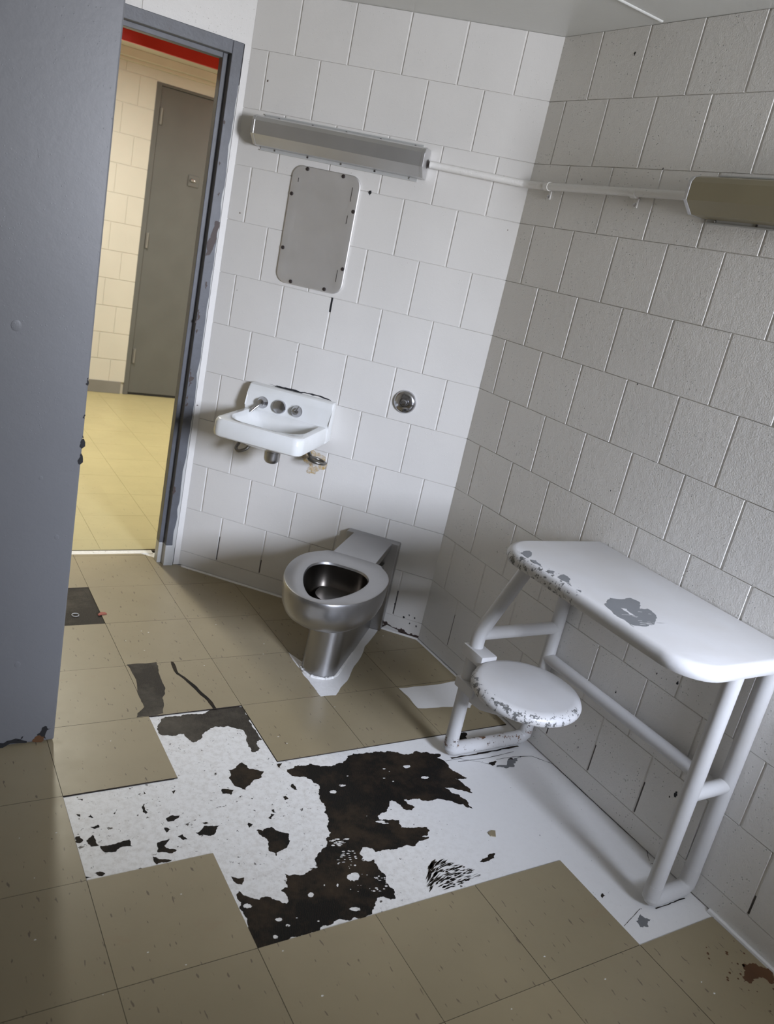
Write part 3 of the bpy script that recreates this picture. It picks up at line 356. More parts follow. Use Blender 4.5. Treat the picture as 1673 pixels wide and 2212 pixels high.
STREAK = [[[0.5685,-1.5002],[0.5806,-1.5028],[0.5951,-1.5001],[0.5828,-1.4975]],[[0.5176,-1.4597],[0.5278,-1.4576],[0.5371,-1.4502],[0.5268,-1.4523]],[[0.5173,-1.4354],[0.5295,-1.4324],[0.5387,-1.4219],[0.5264,-1.4249]],[[0.5079,-1.4885],[0.5158,-1.4875],[0.5225,-1.481],[0.5145,-1.4821]],[[0.4808,-1.4895],[0.4904,-1.4859],[0.4989,-1.4789],[0.4892,-1.4825]],[[0.633,-1.4975],[0.6411,-1.4985],[0.6499,-1.4983],[0.6417,-1.4972]],[[0.5729,-1.4401],[0.5794,-1.4404],[0.5865,-1.4382],[0.58,-1.438]],[[0.6066,-1.4687],[0.6131,-1.4704],[0.6213,-1.4675],[0.6147,-1.4658]],[[0.5393,-1.4651],[0.5541,-1.4659],[0.57,-1.4643],[0.5551,-1.4635]],[[0.4787,-1.4873],[0.4997,-1.4761],[0.5203,-1.4625],[0.4989,-1.4739]],[[0.5514,-1.4759],[0.5556,-1.4763],[0.5604,-1.4745],[0.5561,-1.4741]],[[0.5415,-1.4703],[0.5569,-1.4714],[0.5735,-1.47],[0.558,-1.4688]],[[0.4838,-1.4959],[0.4913,-1.4938],[0.4971,-1.4878],[0.4897,-1.4899]],[[0.6299,-1.4976],[0.6356,-1.4976],[0.6417,-1.4959],[0.636,-1.4959]],[[0.5233,-1.4373],[0.5427,-1.4291],[0.5589,-1.4134],[0.5392,-1.4218]],[[0.4759,-1.5054],[0.4909,-1.4977],[0.504,-1.486],[0.4888,-1.4938]],[[0.563,-1.5077],[0.5724,-1.5076],[0.5826,-1.5042],[0.5731,-1.5044]],[[0.5529,-1.5023],[0.5571,-1.5052],[0.5637,-1.5029],[0.5595,-1.5]],[[0.5751,-1.5051],[0.5796,-1.5059],[0.585,-1.5036],[0.5804,-1.5028]],[[0.5584,-1.4732],[0.5727,-1.4734],[0.5883,-1.4693],[0.5739,-1.4692]],[[0.5773,-1.4389],[0.5852,-1.443],[0.5965,-1.4397],[0.5886,-1.4356]],[[0.5888,-1.4808],[0.5966,-1.4807],[0.6049,-1.4787],[0.5971,-1.4789]],[[0.5275,-1.4929],[0.5422,-1.4954],[0.5591,-1.4921],[0.5443,-1.4897]],[[0.6125,-1.4748],[0.6235,-1.475],[0.6353,-1.473],[0.6243,-1.4728]],[[0.5988,-1.5025],[0.6043,-1.5044],[0.6115,-1.5021],[0.606,-1.5002]],[[0.5881,-1.4547],[0.5999,-1.4566],[0.6135,-1.4548],[0.6016,-1.4528]],[[0.5742,-1.5059],[0.581,-1.5078],[0.5894,-1.5059],[0.5826,-1.5039]],[[0.6225,-1.476],[0.6337,-1.4776],[0.6464,-1.4754],[0.6352,-1.4739]],[[0.574,-1.4773],[0.5785,-1.4804],[0.5857,-1.4779],[0.5811,-1.4748]],[[0.5502,-1.4918],[0.564,-1.4922],[0.5792,-1.4873],[0.5652,-1.487]],[[0.6029,-1.4938],[0.6128,-1.4947],[0.6238,-1.4931],[0.6138,-1.4922]],[[0.5976,-1.4997],[0.609,-1.4986],[0.6207,-1.4962],[0.6093,-1.4973]],[[0.5549,-1.4848],[0.5611,-1.4872],[0.5692,-1.4843],[0.563,-1.4819]],[[0.5085,-1.4588],[0.518,-1.4532],[0.5264,-1.4454],[0.5167,-1.4511]],[[0.5648,-1.4399],[0.5723,-1.4398],[0.5804,-1.4374],[0.5729,-1.4375]],[[0.5433,-1.4782],[0.5552,-1.4803],[0.5686,-1.4791],[0.5566,-1.477]],[[0.5058,-1.4528],[0.517,-1.4465],[0.5252,-1.4364],[0.514,-1.4428]],[[0.6299,-1.4786],[0.6331,-1.4794],[0.6369,-1.4773],[0.6338,-1.4765]],[[0.5837,-1.4623],[0.5938,-1.4654],[0.6066,-1.4625],[0.5964,-1.4594]],[[0.5358,-1.4995],[0.5492,-1.4991],[0.5635,-1.495],[0.55,-1.4954]],[[0.5727,-1.4846],[0.5875,-1.4868],[0.6047,-1.4832],[0.5897,-1.4811]],[[0.5315,-1.5013],[0.5353,-1.5023],[0.54,-1.5008],[0.5362,-1.4997]],[[0.5585,-1.4627],[0.565,-1.4648],[0.5732,-1.4634],[0.5667,-1.4612]],[[0.5178,-1.5102],[0.5352,-1.5103],[0.554,-1.5055],[0.5364,-1.5054]],[[0.6409,-1.4947],[0.6465,-1.4958],[0.6529,-1.4955],[0.6473,-1.4943]],[[0.5801,-1.456],[0.5903,-1.4566],[0.6016,-1.4549],[0.5912,-1.4543]],[[0.5674,-1.4573],[0.583,-1.4569],[0.6,-1.4506],[0.5842,-1.4509]],[[0.5801,-1.4586],[0.5966,-1.4588],[0.6147,-1.4536],[0.598,-1.4535]],[[0.5453,-1.4389],[0.5668,-1.4361],[0.5893,-1.4293],[0.5676,-1.4321]],[[0.5541,-1.4877],[0.5664,-1.4882],[0.5799,-1.4834],[0.5676,-1.4829]],[[0.6184,-1.4697],[0.6276,-1.4696],[0.6376,-1.4672],[0.6283,-1.4673]],[[0.5766,-1.473],[0.5844,-1.4751],[0.5942,-1.4721],[0.5863,-1.47]],[[0.515,-1.4406],[0.5302,-1.4367],[0.5434,-1.4249],[0.528,-1.4289]],[[0.613,-1.4806],[0.6218,-1.482],[0.6321,-1.4799],[0.6232,-1.4785]],[[0.5436,-1.5079],[0.5517,-1.51],[0.5614,-1.5084],[0.5532,-1.5064]],[[0.5289,-1.4492],[0.5487,-1.4449],[0.569,-1.4378],[0.549,-1.4422]],[[0.6038,-1.4768],[0.6094,-1.4792],[0.617,-1.4773],[0.6114,-1.4749]],[[0.5159,-1.4645],[0.5314,-1.4595],[0.546,-1.4495],[0.5303,-1.4545]],[[0.5068,-1.4764],[0.5265,-1.4679],[0.546,-1.4568],[0.526,-1.4655]],[[0.4885,-1.4884],[0.4984,-1.4868],[0.507,-1.4791],[0.497,-1.4808]],[[0.5195,-1.5019],[0.526,-1.5032],[0.5334,-1.4991],[0.5269,-1.4978]],[[0.5194,-1.4727],[0.5254,-1.4715],[0.531,-1.4675],[0.525,-1.4688]],[[0.5289,-1.4253],[0.5461,-1.4205],[0.5622,-1.4087],[0.5448,-1.4136]],[[0.5215,-1.4578],[0.5329,-1.4555],[0.5433,-1.4474],[0.5319,-1.4498]],[[0.4989,-1.4767],[0.5077,-1.4747],[0.5145,-1.4672],[0.5056,-1.4692]],[[0.6244,-1.4975],[0.6329,-1.4978],[0.6421,-1.4965],[0.6335,-1.4962]],[[0.5172,-1.4892],[0.5306,-1.4863],[0.5443,-1.4806],[0.5307,-1.4835]],[[0.5406,-1.489],[0.5463,-1.4917],[0.5543,-1.4886],[0.5485,-1.4859]],[[0.5055,-1.4743],[0.5127,-1.4721],[0.5191,-1.4671],[0.5119,-1.4693]],[[0.5087,-1.4974],[0.5211,-1.4968],[0.5343,-1.4922],[0.5217,-1.4928]],[[0.4953,-1.4765],[0.502,-1.4747],[0.5078,-1.4698],[0.5011,-1.4716]],[[0.6167,-1.4583],[0.6205,-1.4608],[0.6264,-1.458],[0.6226,-1.4556]],[[0.5988,-1.4675],[0.6048,-1.4686],[0.612,-1.4669],[0.6059,-1.4657]],[[0.5583,-1.4582],[0.5636,-1.4613],[0.5712,-1.4576],[0.566,-1.4545]],[[0.6135,-1.4825],[0.6253,-1.4833],[0.6383,-1.4813],[0.6264,-1.4805]],[[0.5658,-1.4996],[0.5748,-1.4988],[0.5842,-1.4961],[0.5752,-1.4969]],[[0.5436,-1.4274],[0.5647,-1.4237],[0.5865,-1.4146],[0.5651,-1.4184]],[[0.4909,-1.4659],[0.5134,-1.4528],[0.5332,-1.4342],[0.5102,-1.4477]],[[0.592,-1.4386],[0.5981,-1.4392],[0.605,-1.4371],[0.5989,-1.4365]],[[0.5347,-1.5022],[0.5407,-1.503],[0.5477,-1.5006],[0.5416,-1.4998]],[[0.5353,-1.4462],[0.5451,-1.4436],[0.5539,-1.4362],[0.5439,-1.4389]],[[0.5902,-1.4799],[0.6047,-1.4804],[0.62,-1.479],[0.6055,-1.4785]],[[0.5233,-1.4845],[0.5399,-1.4816],[0.5569,-1.4757],[0.5402,-1.4786]],[[0.5219,-1.4342],[0.5295,-1.4328],[0.5358,-1.4265],[0.5282,-1.428]],[[0.56,-1.4523],[0.5706,-1.4539],[0.5828,-1.4519],[0.5721,-1.4503]],[[0.5124,-1.4839],[0.533,-1.4807],[0.5544,-1.4715],[0.5334,-1.4748]],[[0.4904,-1.4864],[0.5032,-1.4802],[0.5154,-1.4717],[0.5024,-1.4779]],[[0.6408,-1.4984],[0.6466,-1.4979],[0.6526,-1.4964],[0.6468,-1.4969]],[[0.6232,-1.4927],[0.6354,-1.4916],[0.6481,-1.4893],[0.6357,-1.4905]],[[0.5166,-1.4501],[0.5235,-1.4478],[0.529,-1.442],[0.522,-1.4444]],[[0.5734,-1.428],[0.5783,-1.4305],[0.5843,-1.4252],[0.5794,-1.4227]],[[0.5746,-1.4677],[0.5858,-1.4673],[0.5978,-1.4648],[0.5864,-1.4652]],[[0.5003,-1.4704],[0.5228,-1.4639],[0.545,-1.4514],[0.5222,-1.458]],[[0.553,-1.4244],[0.5678,-1.4222],[0.583,-1.4147],[0.5681,-1.4169]],[[0.5392,-1.4815],[0.5537,-1.483],[0.5702,-1.4777],[0.5555,-1.4762]],[[0.5456,-1.5005],[0.5526,-1.5009],[0.5602,-1.4988],[0.5532,-1.4985]],[[0.4877,-1.492],[0.5076,-1.4814],[0.5263,-1.467],[0.506,-1.4779]],[[0.5291,-1.4379],[0.5365,-1.4364],[0.5428,-1.4303],[0.5353,-1.4317]],[[0.5522,-1.4311],[0.5696,-1.4261],[0.5873,-1.4185],[0.5697,-1.4236]],[[0.5504,-1.4558],[0.5565,-1.4564],[0.5632,-1.4525],[0.5571,-1.4519]],[[0.5978,-1.4901],[0.6102,-1.4918],[0.6241,-1.4901],[0.6117,-1.4884]],[[0.5791,-1.4719],[0.5919,-1.4748],[0.607,-1.4733],[0.594,-1.4704]],[[0.5923,-1.502],[0.5981,-1.5034],[0.6052,-1.5007],[0.5994,-1.4993]],[[0.5447,-1.4241],[0.5533,-1.4223],[0.5617,-1.4165],[0.5529,-1.4183]],[[0.5571,-1.4328],[0.5751,-1.4295],[0.5936,-1.4207],[0.5753,-1.4241]],[[0.5259,-1.429],[0.539,-1.4265],[0.5507,-1.4162],[0.5374,-1.4187]],[[0.6017,-1.457],[0.6107,-1.4574],[0.6207,-1.4547],[0.6117,-1.4543]],[[0.4882,-1.476],[0.509,-1.4631],[0.5263,-1.4447],[0.505,-1.4579]],[[0.5901,-1.4465],[0.6024,-1.4489],[0.6166,-1.4475],[0.6042,-1.4451]],[[0.5182,-1.5031],[0.5294,-1.5035],[0.5417,-1.4995],[0.5304,-1.4991]],[[0.6244,-1.4818],[0.6277,-1.4832],[0.6319,-1.4804],[0.6286,-1.4791]],[[0.5751,-1.4784],[0.5905,-1.4777],[0.6068,-1.4738],[0.5913,-1.4745]],[[0.5515,-1.441],[0.5652,-1.4408],[0.5801,-1.4363],[0.5663,-1.4365]],[[0.5428,-1.4521],[0.5511,-1.4544],[0.561,-1.4485],[0.5527,-1.4462]],[[0.6139,-1.4995],[0.6205,-1.5004],[0.6276,-1.4998],[0.6211,-1.499]],[[0.5385,-1.4339],[0.5574,-1.4286],[0.5753,-1.4158],[0.5561,-1.4212]],[[0.6211,-1.4726],[0.6309,-1.4741],[0.6423,-1.4717],[0.6325,-1.4701]],[[0.6257,-1.477],[0.6283,-1.4782],[0.632,-1.4766],[0.6294,-1.4754]],[[0.5311,-1.4557],[0.5419,-1.4523],[0.5526,-1.4465],[0.5417,-1.45]],[[0.55,-1.4664],[0.5632,-1.4692],[0.5785,-1.468],[0.5651,-1.4651]],[[0.5858,-1.4982],[0.595,-1.4993],[0.6056,-1.4962],[0.5963,-1.4951]],[[0.5706,-1.4955],[0.5811,-1.495],[0.5922,-1.4917],[0.5817,-1.4923]],[[0.5141,-1.4522],[0.5309,-1.4474],[0.5466,-1.4358],[0.5295,-1.4406]],[[0.5187,-1.5044],[0.5274,-1.505],[0.5367,-1.4997],[0.528,-1.4992]],[[0.5903,-1.5001],[0.6033,-1.5019],[0.618,-1.4996],[0.605,-1.4977]],[[0.6017,-1.4554],[0.6117,-1.4565],[0.6232,-1.4523],[0.6132,-1.4512]],[[0.6368,-1.4995],[0.6429,-1.4993],[0.6493,-1.4983],[0.6431,-1.4985]],[[0.5049,-1.481],[0.5259,-1.4772],[0.547,-1.4658],[0.5257,-1.4697]],[[0.572,-1.4356],[0.5858,-1.4378],[0.6016,-1.4348],[0.5878,-1.4327]],[[0.5317,-1.5024],[0.5388,-1.5032],[0.5467,-1.5005],[0.5397,-1.4997]]]
CRACKS = [[[1.028,-1.0788],[1.0975,-1.082],[1.1685,-1.0946],[1.2194,-1.1535],[1.2178,-1.2427],[1.2175,-1.3606],[1.2172,-1.4707],[1.2226,-1.5717],[1.193,-1.6083]],[[0.9227,-1.7666],[0.9696,-1.752],[1.0142,-1.7374]],[[0.8431,-1.0424],[0.9027,-1.0436],[0.9616,-1.0761],[0.9882,-1.0961],[1.0205,-1.0906]]]
STAIN = [[[1.1069,-1.9945],[1.1325,-1.9856],[1.1704,-1.9781],[1.1885,-1.995],[1.2026,-2.0208],[1.1907,-2.0371],[1.163,-2.0322],[1.1452,-2.0158],[1.1085,-2.0177],[1.0952,-2.008]]]
FRAG = [[[0.7721,-1.3678],[0.7888,-1.362],[0.8006,-1.3668],[0.786,-1.388],[0.7722,-1.3798]]]
HEART = [[0.8853, -1.4352], [0.9549, -1.4418], [0.9641, -1.4677], [0.9286, -1.5005], [0.954, -1.5032], [0.9499, -1.5324], [0.9122, -1.5683], [0.8612, -1.5874], [0.8309, -1.5802], [0.8062, -1.5717], [0.7637, -1.5877], [0.7653, -1.5719], [0.787, -1.5251], [0.8342, -1.4666], [0.8466, -1.4619]]
HEARTW = [[0.8681, -1.4904], [0.8825, -1.499], [0.8757, -1.5239], [0.8768, -1.5447], [0.8627, -1.5362]]
CHIPS = [[[0.8163, -1.1448], [0.8638, -1.1312], [0.847, -1.1608], [0.7984, -1.181]], [[0.8116, -1.1888], [0.8325, -1.197], [0.7882, -1.2444], [0.7776, -1.2341]], [[0.8177, -1.2599], [0.8381, -1.268], [0.8115, -1.2936], [0.7988, -1.2861]], [[0.8098, -1.3042], [0.8544, -1.2896], [0.8534, -1.3166], [0.8269, -1.3411], [0.7982, -1.3259]], [[0.8088, -1.3398], [0.8249, -1.3475], [0.8009, -1.3611]], [[0.8116, -1.3785], [0.8276, -1.3862], [0.8095, -1.3972]]]

# ------------------------------------------------------------ room shell
S2 = 2**-0.5
XR = 1.2155; YC = -0.286; ZC = 2.284
DX, DY = 0.425, 0.5045          # corner between the angled wall and the doorway wall
PITCH, CH = 0.2040, 0.2013
ROWS = [(0.0, 0.0697)] + [(0.0697+CH*k, 0.0697+CH*(k+1)) for k in range(11)]

def block_wall(bm, a0, a1, off0, sgn, rows=None, zlo=0.0, zhi=ZC, gv=0.0042, gh=0.0014, dep=0.0042, thick=0.12, pitch=PITCH, grime=0, jit=0.0007):
    """local frame: x along wall, y out of wall, z up; joints at x = off0 + sgn*k*pitch (top row), half a block over on the next"""
    rows = rows or ROWS; n = len(rows)
    box(bm, a0, a1, -thick, -dep, zlo, zhi)
    for i, (z0, z1) in enumerate(rows):
        if z1 <= zlo+1e-4 or z0 >= zhi-1e-4: continue
        z0 = max(z0, zlo); z1 = min(z1, zhi)
        k_top = n-1-i
        off = off0 + (pitch/2 if k_top % 2 else 0)
        js = []
        if i > 0 or rows is not ROWS:
            k = -60
            while k < 60:
                x = off + k*pitch
                if a0+0.045 < x < a1-0.045: js.append(x)
                k += 1
        ed = [a0]+sorted(js)+[a1]
        for x0, x1 in zip(ed, ed[1:]):
            l = gv if x0 > a0 else 0; r = gv if x1 < a1 else 0
            j = lambda s=jit: random.uniform(-s, s)
            u0, u1, v0, v1 = x0+l, x1-r, z0+gh, z1-gh
            c = 0.0028
            F = [(u0+j(), j(0.0004), v0+j()), (u1+j(), j(0.0004), v0+j()), (u1+j(), j(0.0004), v1+j()), (u0+j(), j(0.0004), v1+j())]
            B = [(u0-(c if l else 0), -dep-0.001, v0-c*0.4), (u1+(c if r else 0), -dep-0.001, v0-c*0.4), (u1+(c if r else 0), -dep-0.001, v1+c*0.4), (u0-(c if l else 0), -dep-0.001, v1+c*0.4)]
            fv = [bm.verts.new(p) for p in F]; bv = [bm.verts.new(p) for p in B]
            bm.faces.new(fv)
            for q in range(4): bm.faces.new([fv[q], bv[q], bv[(q+1) % 4], fv[(q+1) % 4]])
            if i == 1 and rows is ROWS and x0 > a0:      # grime caught in the upright joints of the lowest course
                zt_ = z0+random.uniform(0.06, 0.15); g_ = [(x0-gv*.8, z0+.004), (x0+gv*.8, z0+.004), (x0+gv*.5, zt_), (x0-gv*.5, zt_)]
                bm.faces.new([bm.verts.new((p[0], -dep+0.0007, p[1])) for p in g_]).material_index = grime

# right wall: local x = world +y, local y = world -x
bm = bmesh.new()
block_wall(bm, 0.0, 3.80+YC+0.0, 3.80-0.474, 1, gv=0.0046, grime=2)
for (yy, zz, rr) in [(-0.635, 2.208, .0035), (-0.88, 1.884, .002), (-1.475, .568, .003), (-1.487, .517, .0035), (-0.548, 1.84, .002), (-1.025, 1.274, .0018), (-1.414, .504, .002), (-1.046, .939, .0015), (-1.195, .178, .002), (-1.60, .22, .006), (-1.585, .20, .002), (-1.30, .37, .002), (-1.68, .33, .004), (-1.66, .12, .003), (-1.70, .10, .003), (-1.23, .12, .0018)]:
    flat(bm, jag([(yy+3.8+rr*math.cos(a), zz+1.8*rr*math.sin(a)) for a in (0, 1, 2, 3, 4, 5)], 1, 0.3), 0.0008, 1, lambda u, v, h: (u, h, v))
wr = tag(obj('wall_right', bm, [M_WALLR, M_BLACK, M_GRIME]), kind='structure'); wr.location = (XR, -3.80, 0); wr.rotation_euler = (0, 0, PI/2)

# angled wall with sink and toilet: local x = to the left, y = out of wall
LEN_A = math.hypot(XR-DX, DY-YC)
bm = bmesh.new()
block_wall(bm, 0.0, LEN_A, 0.333+0.0, 1, pitch=0.2043, grime=4)
mp_ = lambda u, v, h: (u, h, v)
flat(bm, [(0.6345, 1.278), (0.6415, 1.278), (0.6415, 1.222), (0.6345, 1.222)], 0.0006, 1, mp_)
flat(bm, jag([(0.566, 1.687), (0.573, 1.685), (0.575, 1.675), (0.568, 1.668), (0.563, 1.677)], 1), 0.0006, 1, mp_)
flat(bm, jag([(0.55, .8835), (.60, .886), (.66, .8895), (.74, .8915), (.79, .891), (.835, .888), (.80, .885), (.835, .882), (.70, .882), (.56, .882)], 3, 0.10), 0.0006, 1, mp_)
flat(bm, jag([(.545, .655), (.53, .62), (.545, .60), (.575, .572), (.60, .566), (.615, .578), (.60, .60), (.64, .625), (.665, .64), (.65, .66), (.60, .67)], 3, 0.25), 0.0006, 2, mp_)
flat(bm, jag([(.56, .64), (.555, .62), (.57, .605), (.59, .60), (.60, .62), (.59, .645)], 2, 0.25), 0.0012, 0, mp_)
flat(bm, jag([(0.0, 0.001), (0.16, 0.001), (0.165, .030), (.13, .022), (.09, .016), (.05, .008), (.03, .014), (0.0, .010)], 3, 0.3), 0.0006, 3, mp_)
for (u, v, r) in [(.08, .075, .004), (.05, .055, .003), (.035, .085, .004), (.13, .12, .003), (.06, .09, .003), (.02, .05, .004)]:
    flat(bm, jag([(u+r*math.cos(a), v+1.4*r*math.sin(a)) for a in (0, 1, 2, 3, 4, 5)], 1, 0.4), 0.0006, 1, mp_)
for u0 in (0.333-0.2043+0.1022,):
    pass
wa = tag(obj('wall_angled', bm, [M_WALL, M_BLACK, M_STAINY, M_BROWNP, M_GRIME]), kind='structure'); wa.location = (XR, YC, 0); wa.rotation_euler = (0, 0, math.radians(135))

# doorway wall (opening x -0.50..0.345, up to z 2.03)
DOX0, DOX1, DOZ = -0.56, 0.40, 2.088
T_W = 0.185
bm = bmesh.new()
box(bm, DOX1, DX+0.14, DY+0.001, DY+T_W, 0, ZC+0.1)
box(bm, -1.75, DOX0, DY, DY+T_W, 0, ZC)
box(bm, DOX0, DX, DY+0.003, DY+T_W, DOZ, ZC)
for x0, x1 in ((-0.56, -0.235), (-0.23, 0.02), (0.024, 0.424)):
    box(bm, x0, x1, DY, DY+0.01, DOZ, ZC-0.001, 0.0015)
box(bm, DOX1, DX, DY, DY+0.01, 0, DOZ+0.001)
tag(obj('wall_doorway', bm, M_WALL), kind='structure')

# grey painted wall end on the left, and the sides of the recess and room out of the frame
bm = bmesh.new()
box(bm, -1.75, -0.2885, -0.674, -0.574, 0.006, ZC, 0.004)
for (u, v, r) in [(-0.62, 1.06, .016), (-0.46, 1.16, .012), (-0.40, .26, .008), (-0.33, .63, .006), (-0.38, .79, .005)]:
    bmesh.ops.create_uvsphere(bm, u_segments=12, v_segments=8, radius=r, matrix=Matrix.Translation((u, -0.674, v)) @ Matrix.Diagonal((1, 0.10, 1.1, 1)))
m2 = lambda u, v, h: (u, -0.674-h, v)
for P in ([(-0.31, 0.012), (-0.30, 0.045), (-0.315, 0.055), (-0.335, 0.03)], [(-0.50, 0.012), (-0.44, 0.010), (-0.40, 0.022), (-0.36, 0.012), (-0.36, 0.006), (-0.52, 0.006)], [(-0.39, 0.018), (-0.37, 0.03), (-0.375, 0.02)]):
    flat(bm, jag(P, 2, 0.3), 0.0006, 1, m2)
for z0, h in ((1.035, .02), (0.83, .03), (0.872, .035), (0.95, 0.012)):
    flat(bm, jag([(-0.2895, z0), (-0.2955, z0+h*.2), (-0.293, z0+h*.6), (-0.2895, z0+h)], 2, 0.3), 0.0006, 1, m2)
flat(bm, jag([(-0.345, 0.008), (-0.315, 0.008), (-0.315, 0.02), (-0.34, 0.022)], 2, 0.3), 0.0008, 2, m2)
tag(obj('wall_left', bm, [M_GREYW, M_BLACK, M_RUSTST], smooth=False), kind='structure')
bm = bmesh.new(); box(bm, -0.76, -0.66, -0.574, DY, 0, ZC); tag(obj('wall_recess', bm, M_WALL), kind='structure')
bm = bmesh.new(); box(bm, -1.85, -1.75, -3.85, DY+T_W, 0, ZC); tag(obj('wall_side', bm, M_WALL), kind='structure')

# wall behind the photographer with the window
bm = bmesh.new(); y0, y1 = -3.85, -3.75
box(bm, -1.75, WIN['x0'], y0, y1, 0, ZC); box(bm, WIN['x1'], XR, y0, y1, 0, ZC)
box(bm, WIN['x0'], WIN['x1'], y0, y1, 0, WIN['z0']); box(bm, WIN['x0'], WIN['x1'], y0, y1, WIN['z1'], ZC)
tag(obj('wall_back', bm, M_WALL), kind='structure')
bm = bmesh.new()
for (a, b, c, d) in ((WIN['x0'], WIN['x1'], WIN['z0'], WIN['z0']+.03), (WIN['x0'], WIN['x1'], WIN['z1']-.03, WIN['z1']), (WIN['x0'], WIN['x0']+.03, WIN['z0']+.03, WIN['z1']-.03), (WIN['x1']-.03, WIN['x1'], WIN['z0']+.03, WIN['z1']-.03)):
    box(bm, a, b, -3.82, -3.78, c, d)
wn_ = tag(obj('window_1', bm, M_FRAME), kind='structure')
t = NT('window_pane'); tr = t.n('ShaderNodeBsdfTransparent'); gl = t.n('ShaderNodeBsdfGlossy'); gl.inputs['Roughness'].default_value = 0.03
mx = t.n('ShaderNodeMixShader'); mx.inputs[0].default_value = 0.06; t.l(tr.outputs[0], mx.inputs[1]); t.l(gl.outputs[0], mx.inputs[2]); t.l(mx.outputs[0], t.t.nodes['Material Output'].inputs[0])
bm = bmesh.new(); box(bm, WIN['x0']+.03, WIN['x1']-.03, -3.803, -3.797, WIN['z0']+.03, WIN['z1']-.03); obj('pane', bm, t.m, wn_)

# ceiling and its painted-over joint
bm = bmesh.new(); box(bm, -1.85, XR+0.12, -3.85, DY+T_W, ZC, ZC+0.1)
tag(obj('ceiling', bm, M_CEIL), kind='structure')
bm = bmesh.new(); tube(bm, [(-1.7, -0.745, ZC+0.002), (0.2, -0.742, ZC+0.001), (1.20, -0.728, ZC+0.002)], 0.0065, 10)
tag(obj('trim_2', bm, M_CEIL, smooth=True), kind='structure')

# ------------------------------------------------------------ floor
T = 0.3048
bm = bmesh.new()
# slots: 0 white paint, 1 black adhesive and painted shade lines, 2 grey-brown adhesive, 3 tile, 4 seam, 5 corridor tile, 6 rust, 7 primer grey
box(bm, -1.85, XR+0.12, -3.85, 0.64, -0.12, -0.003, mi=0)
box(bm, -3.2, 3.2, 0.66, 4.0, -0.12, -0.003, mi=4)
box(bm, -0.56, 0.345, 0.628, 0.664, -0.1, -0.0005, mi=0)
box(bm, -0.56, 0.345, 0.664, 0.674, -0.1, -0.002, mi=4)
missing = {(-1, -1), (0, 2), (-1, 3), (0, 3), (1, 3), (2, 3), (0, 4), (1, 4), (2, 4), (3, 3), (3, 4), (3, 5)}
def inside(x, y):   # room outline test for clipping tiles against the angled wall
    return x + y <= XR+YC-0.004
def clip(poly, a, b, c):   # keep a*x+b*y <= c
    out = []
    for i, p in enumerate(poly):
        q = poly[(i+1) % len(poly)]; dp = a*p[0]+b*p[1]-c; dq = a*q[0]+b*q[1]-c
        if dp <= 0: out.append(p)
        if (dp < 0 < dq) or (dq < 0 < dp):
            s = dp/(dp-dq); out.append((p[0]+(q[0]-p[0])*s, p[1]+(q[1]-p[1])*s))
    return out
def tile(x0, x1, y0, y1, mi, g=0.0006, top=0.0, extra=None):
    p = [(x0+g, y0+g), (x1-g, y0+g), (x1-g, y1-g), (x0+g, y1-g)]
    und = [(x0-.0008, y0-.0008), (x1+.0008, y0-.0008), (x1+.0008, y1+.0008), (x0-.0008, y1+.0008)]
    if mi == 3:
        for L in (p, und):
            L[:] = clip(L, 1, 1, XR+YC-0.012)
            if L: L[:] = clip(L, 1, 0, XR-0.016)
            if L: L[:] = clip(L, 0, 1, 0.628)
            if L and extra: L[:] = extra(L)
            if len(L) < 3: return
    if len(p) < 3: return
    A = [bm.verts.new((a, b, -0.003)) for a, b in p]; B = [bm.verts.new((a, b, top)) for a, b in p]
    bm.faces.new(B).material_index = mi
    for i in range(len(p)):
        bm.faces.new([A[i], A[(i+1) % len(p)], B[(i+1) % len(p)], B[i]]).material_index = 4 if mi == 3 else mi
    if mi == 3:
        bm.faces.new([bm.verts.new((a, b, -0.0028)) for a, b in und]).material_index = 4
for iu in range(-7, 5):
    for iv in range(-4, 13):
        if (iu, iv) in missing: continue
        x0, x1 = iu*T, (iu+1)*T; y1, y0 = -iv*T, -(iv+1)*T
        if iu >= 2 and iv <= 1:                 # the columns by the toilet are laid a little off the grid
            if iv < 1: y0 -= 0.055; y1 -= 0.055
            else: y1 -= 0.055
        if iu == 3 and iv <= 1: pass
        if iv >= 6: extra = None
        dz = random.uniform(-0.0002, 0.0002)
        tile(x0, x1, y0, y1, 3, top=dz)
tile(-T*0.02, T*1.0, -2*T, -2*T, 3) if False else None
for iu in range(-12, 11):
    for iv in range(0, 11):
        x0 = 0.125+iu*T; y0 = 0.785+iv*T
        if iv == 0: tile(x0, x0+T, 0.675, 0.785, 5, 0.0005)
        tile(x0, x0+T, y0, y0+T, 5, 0.0005)
rf = random.Random(4)
for i, P in enumerate(DARK):
    big = i in (0, 1); flat(bm, jag(P, 4 if big else 3, 0.20 if big else 0.17, rf), -0.0028+0.00001*(i % 7), 1 if i not in (1, 2, 6, 40) else (2 if i == 1 else 1))
for P in WHITE: flat(bm, jag(P, 2, 0.2, rf), -0.0024, 0)
for P in STREAK: flat(bm, P, -0.0025, 1)
cell = [(-T+.001, 0.0+.001), (-.001, .001), (-.001, T-.001), (-T+.001, T-.001)]
flat(bm, cell, -0.0026, 2)
flat(bm, jag(TILEDARK[0], 3, 0.07, rf), 0.0006, 2); flat(bm, jag(TILEDARK[1], 2, 0.05, rf), 0.0006, 1)
flat(bm, jag(TILEWHITE[0], 3, 0.04, rf), 0.0006, 0); flat(bm, jag(TILEWHITE[1], 3, 0.04, rf), 0.0006, 0)
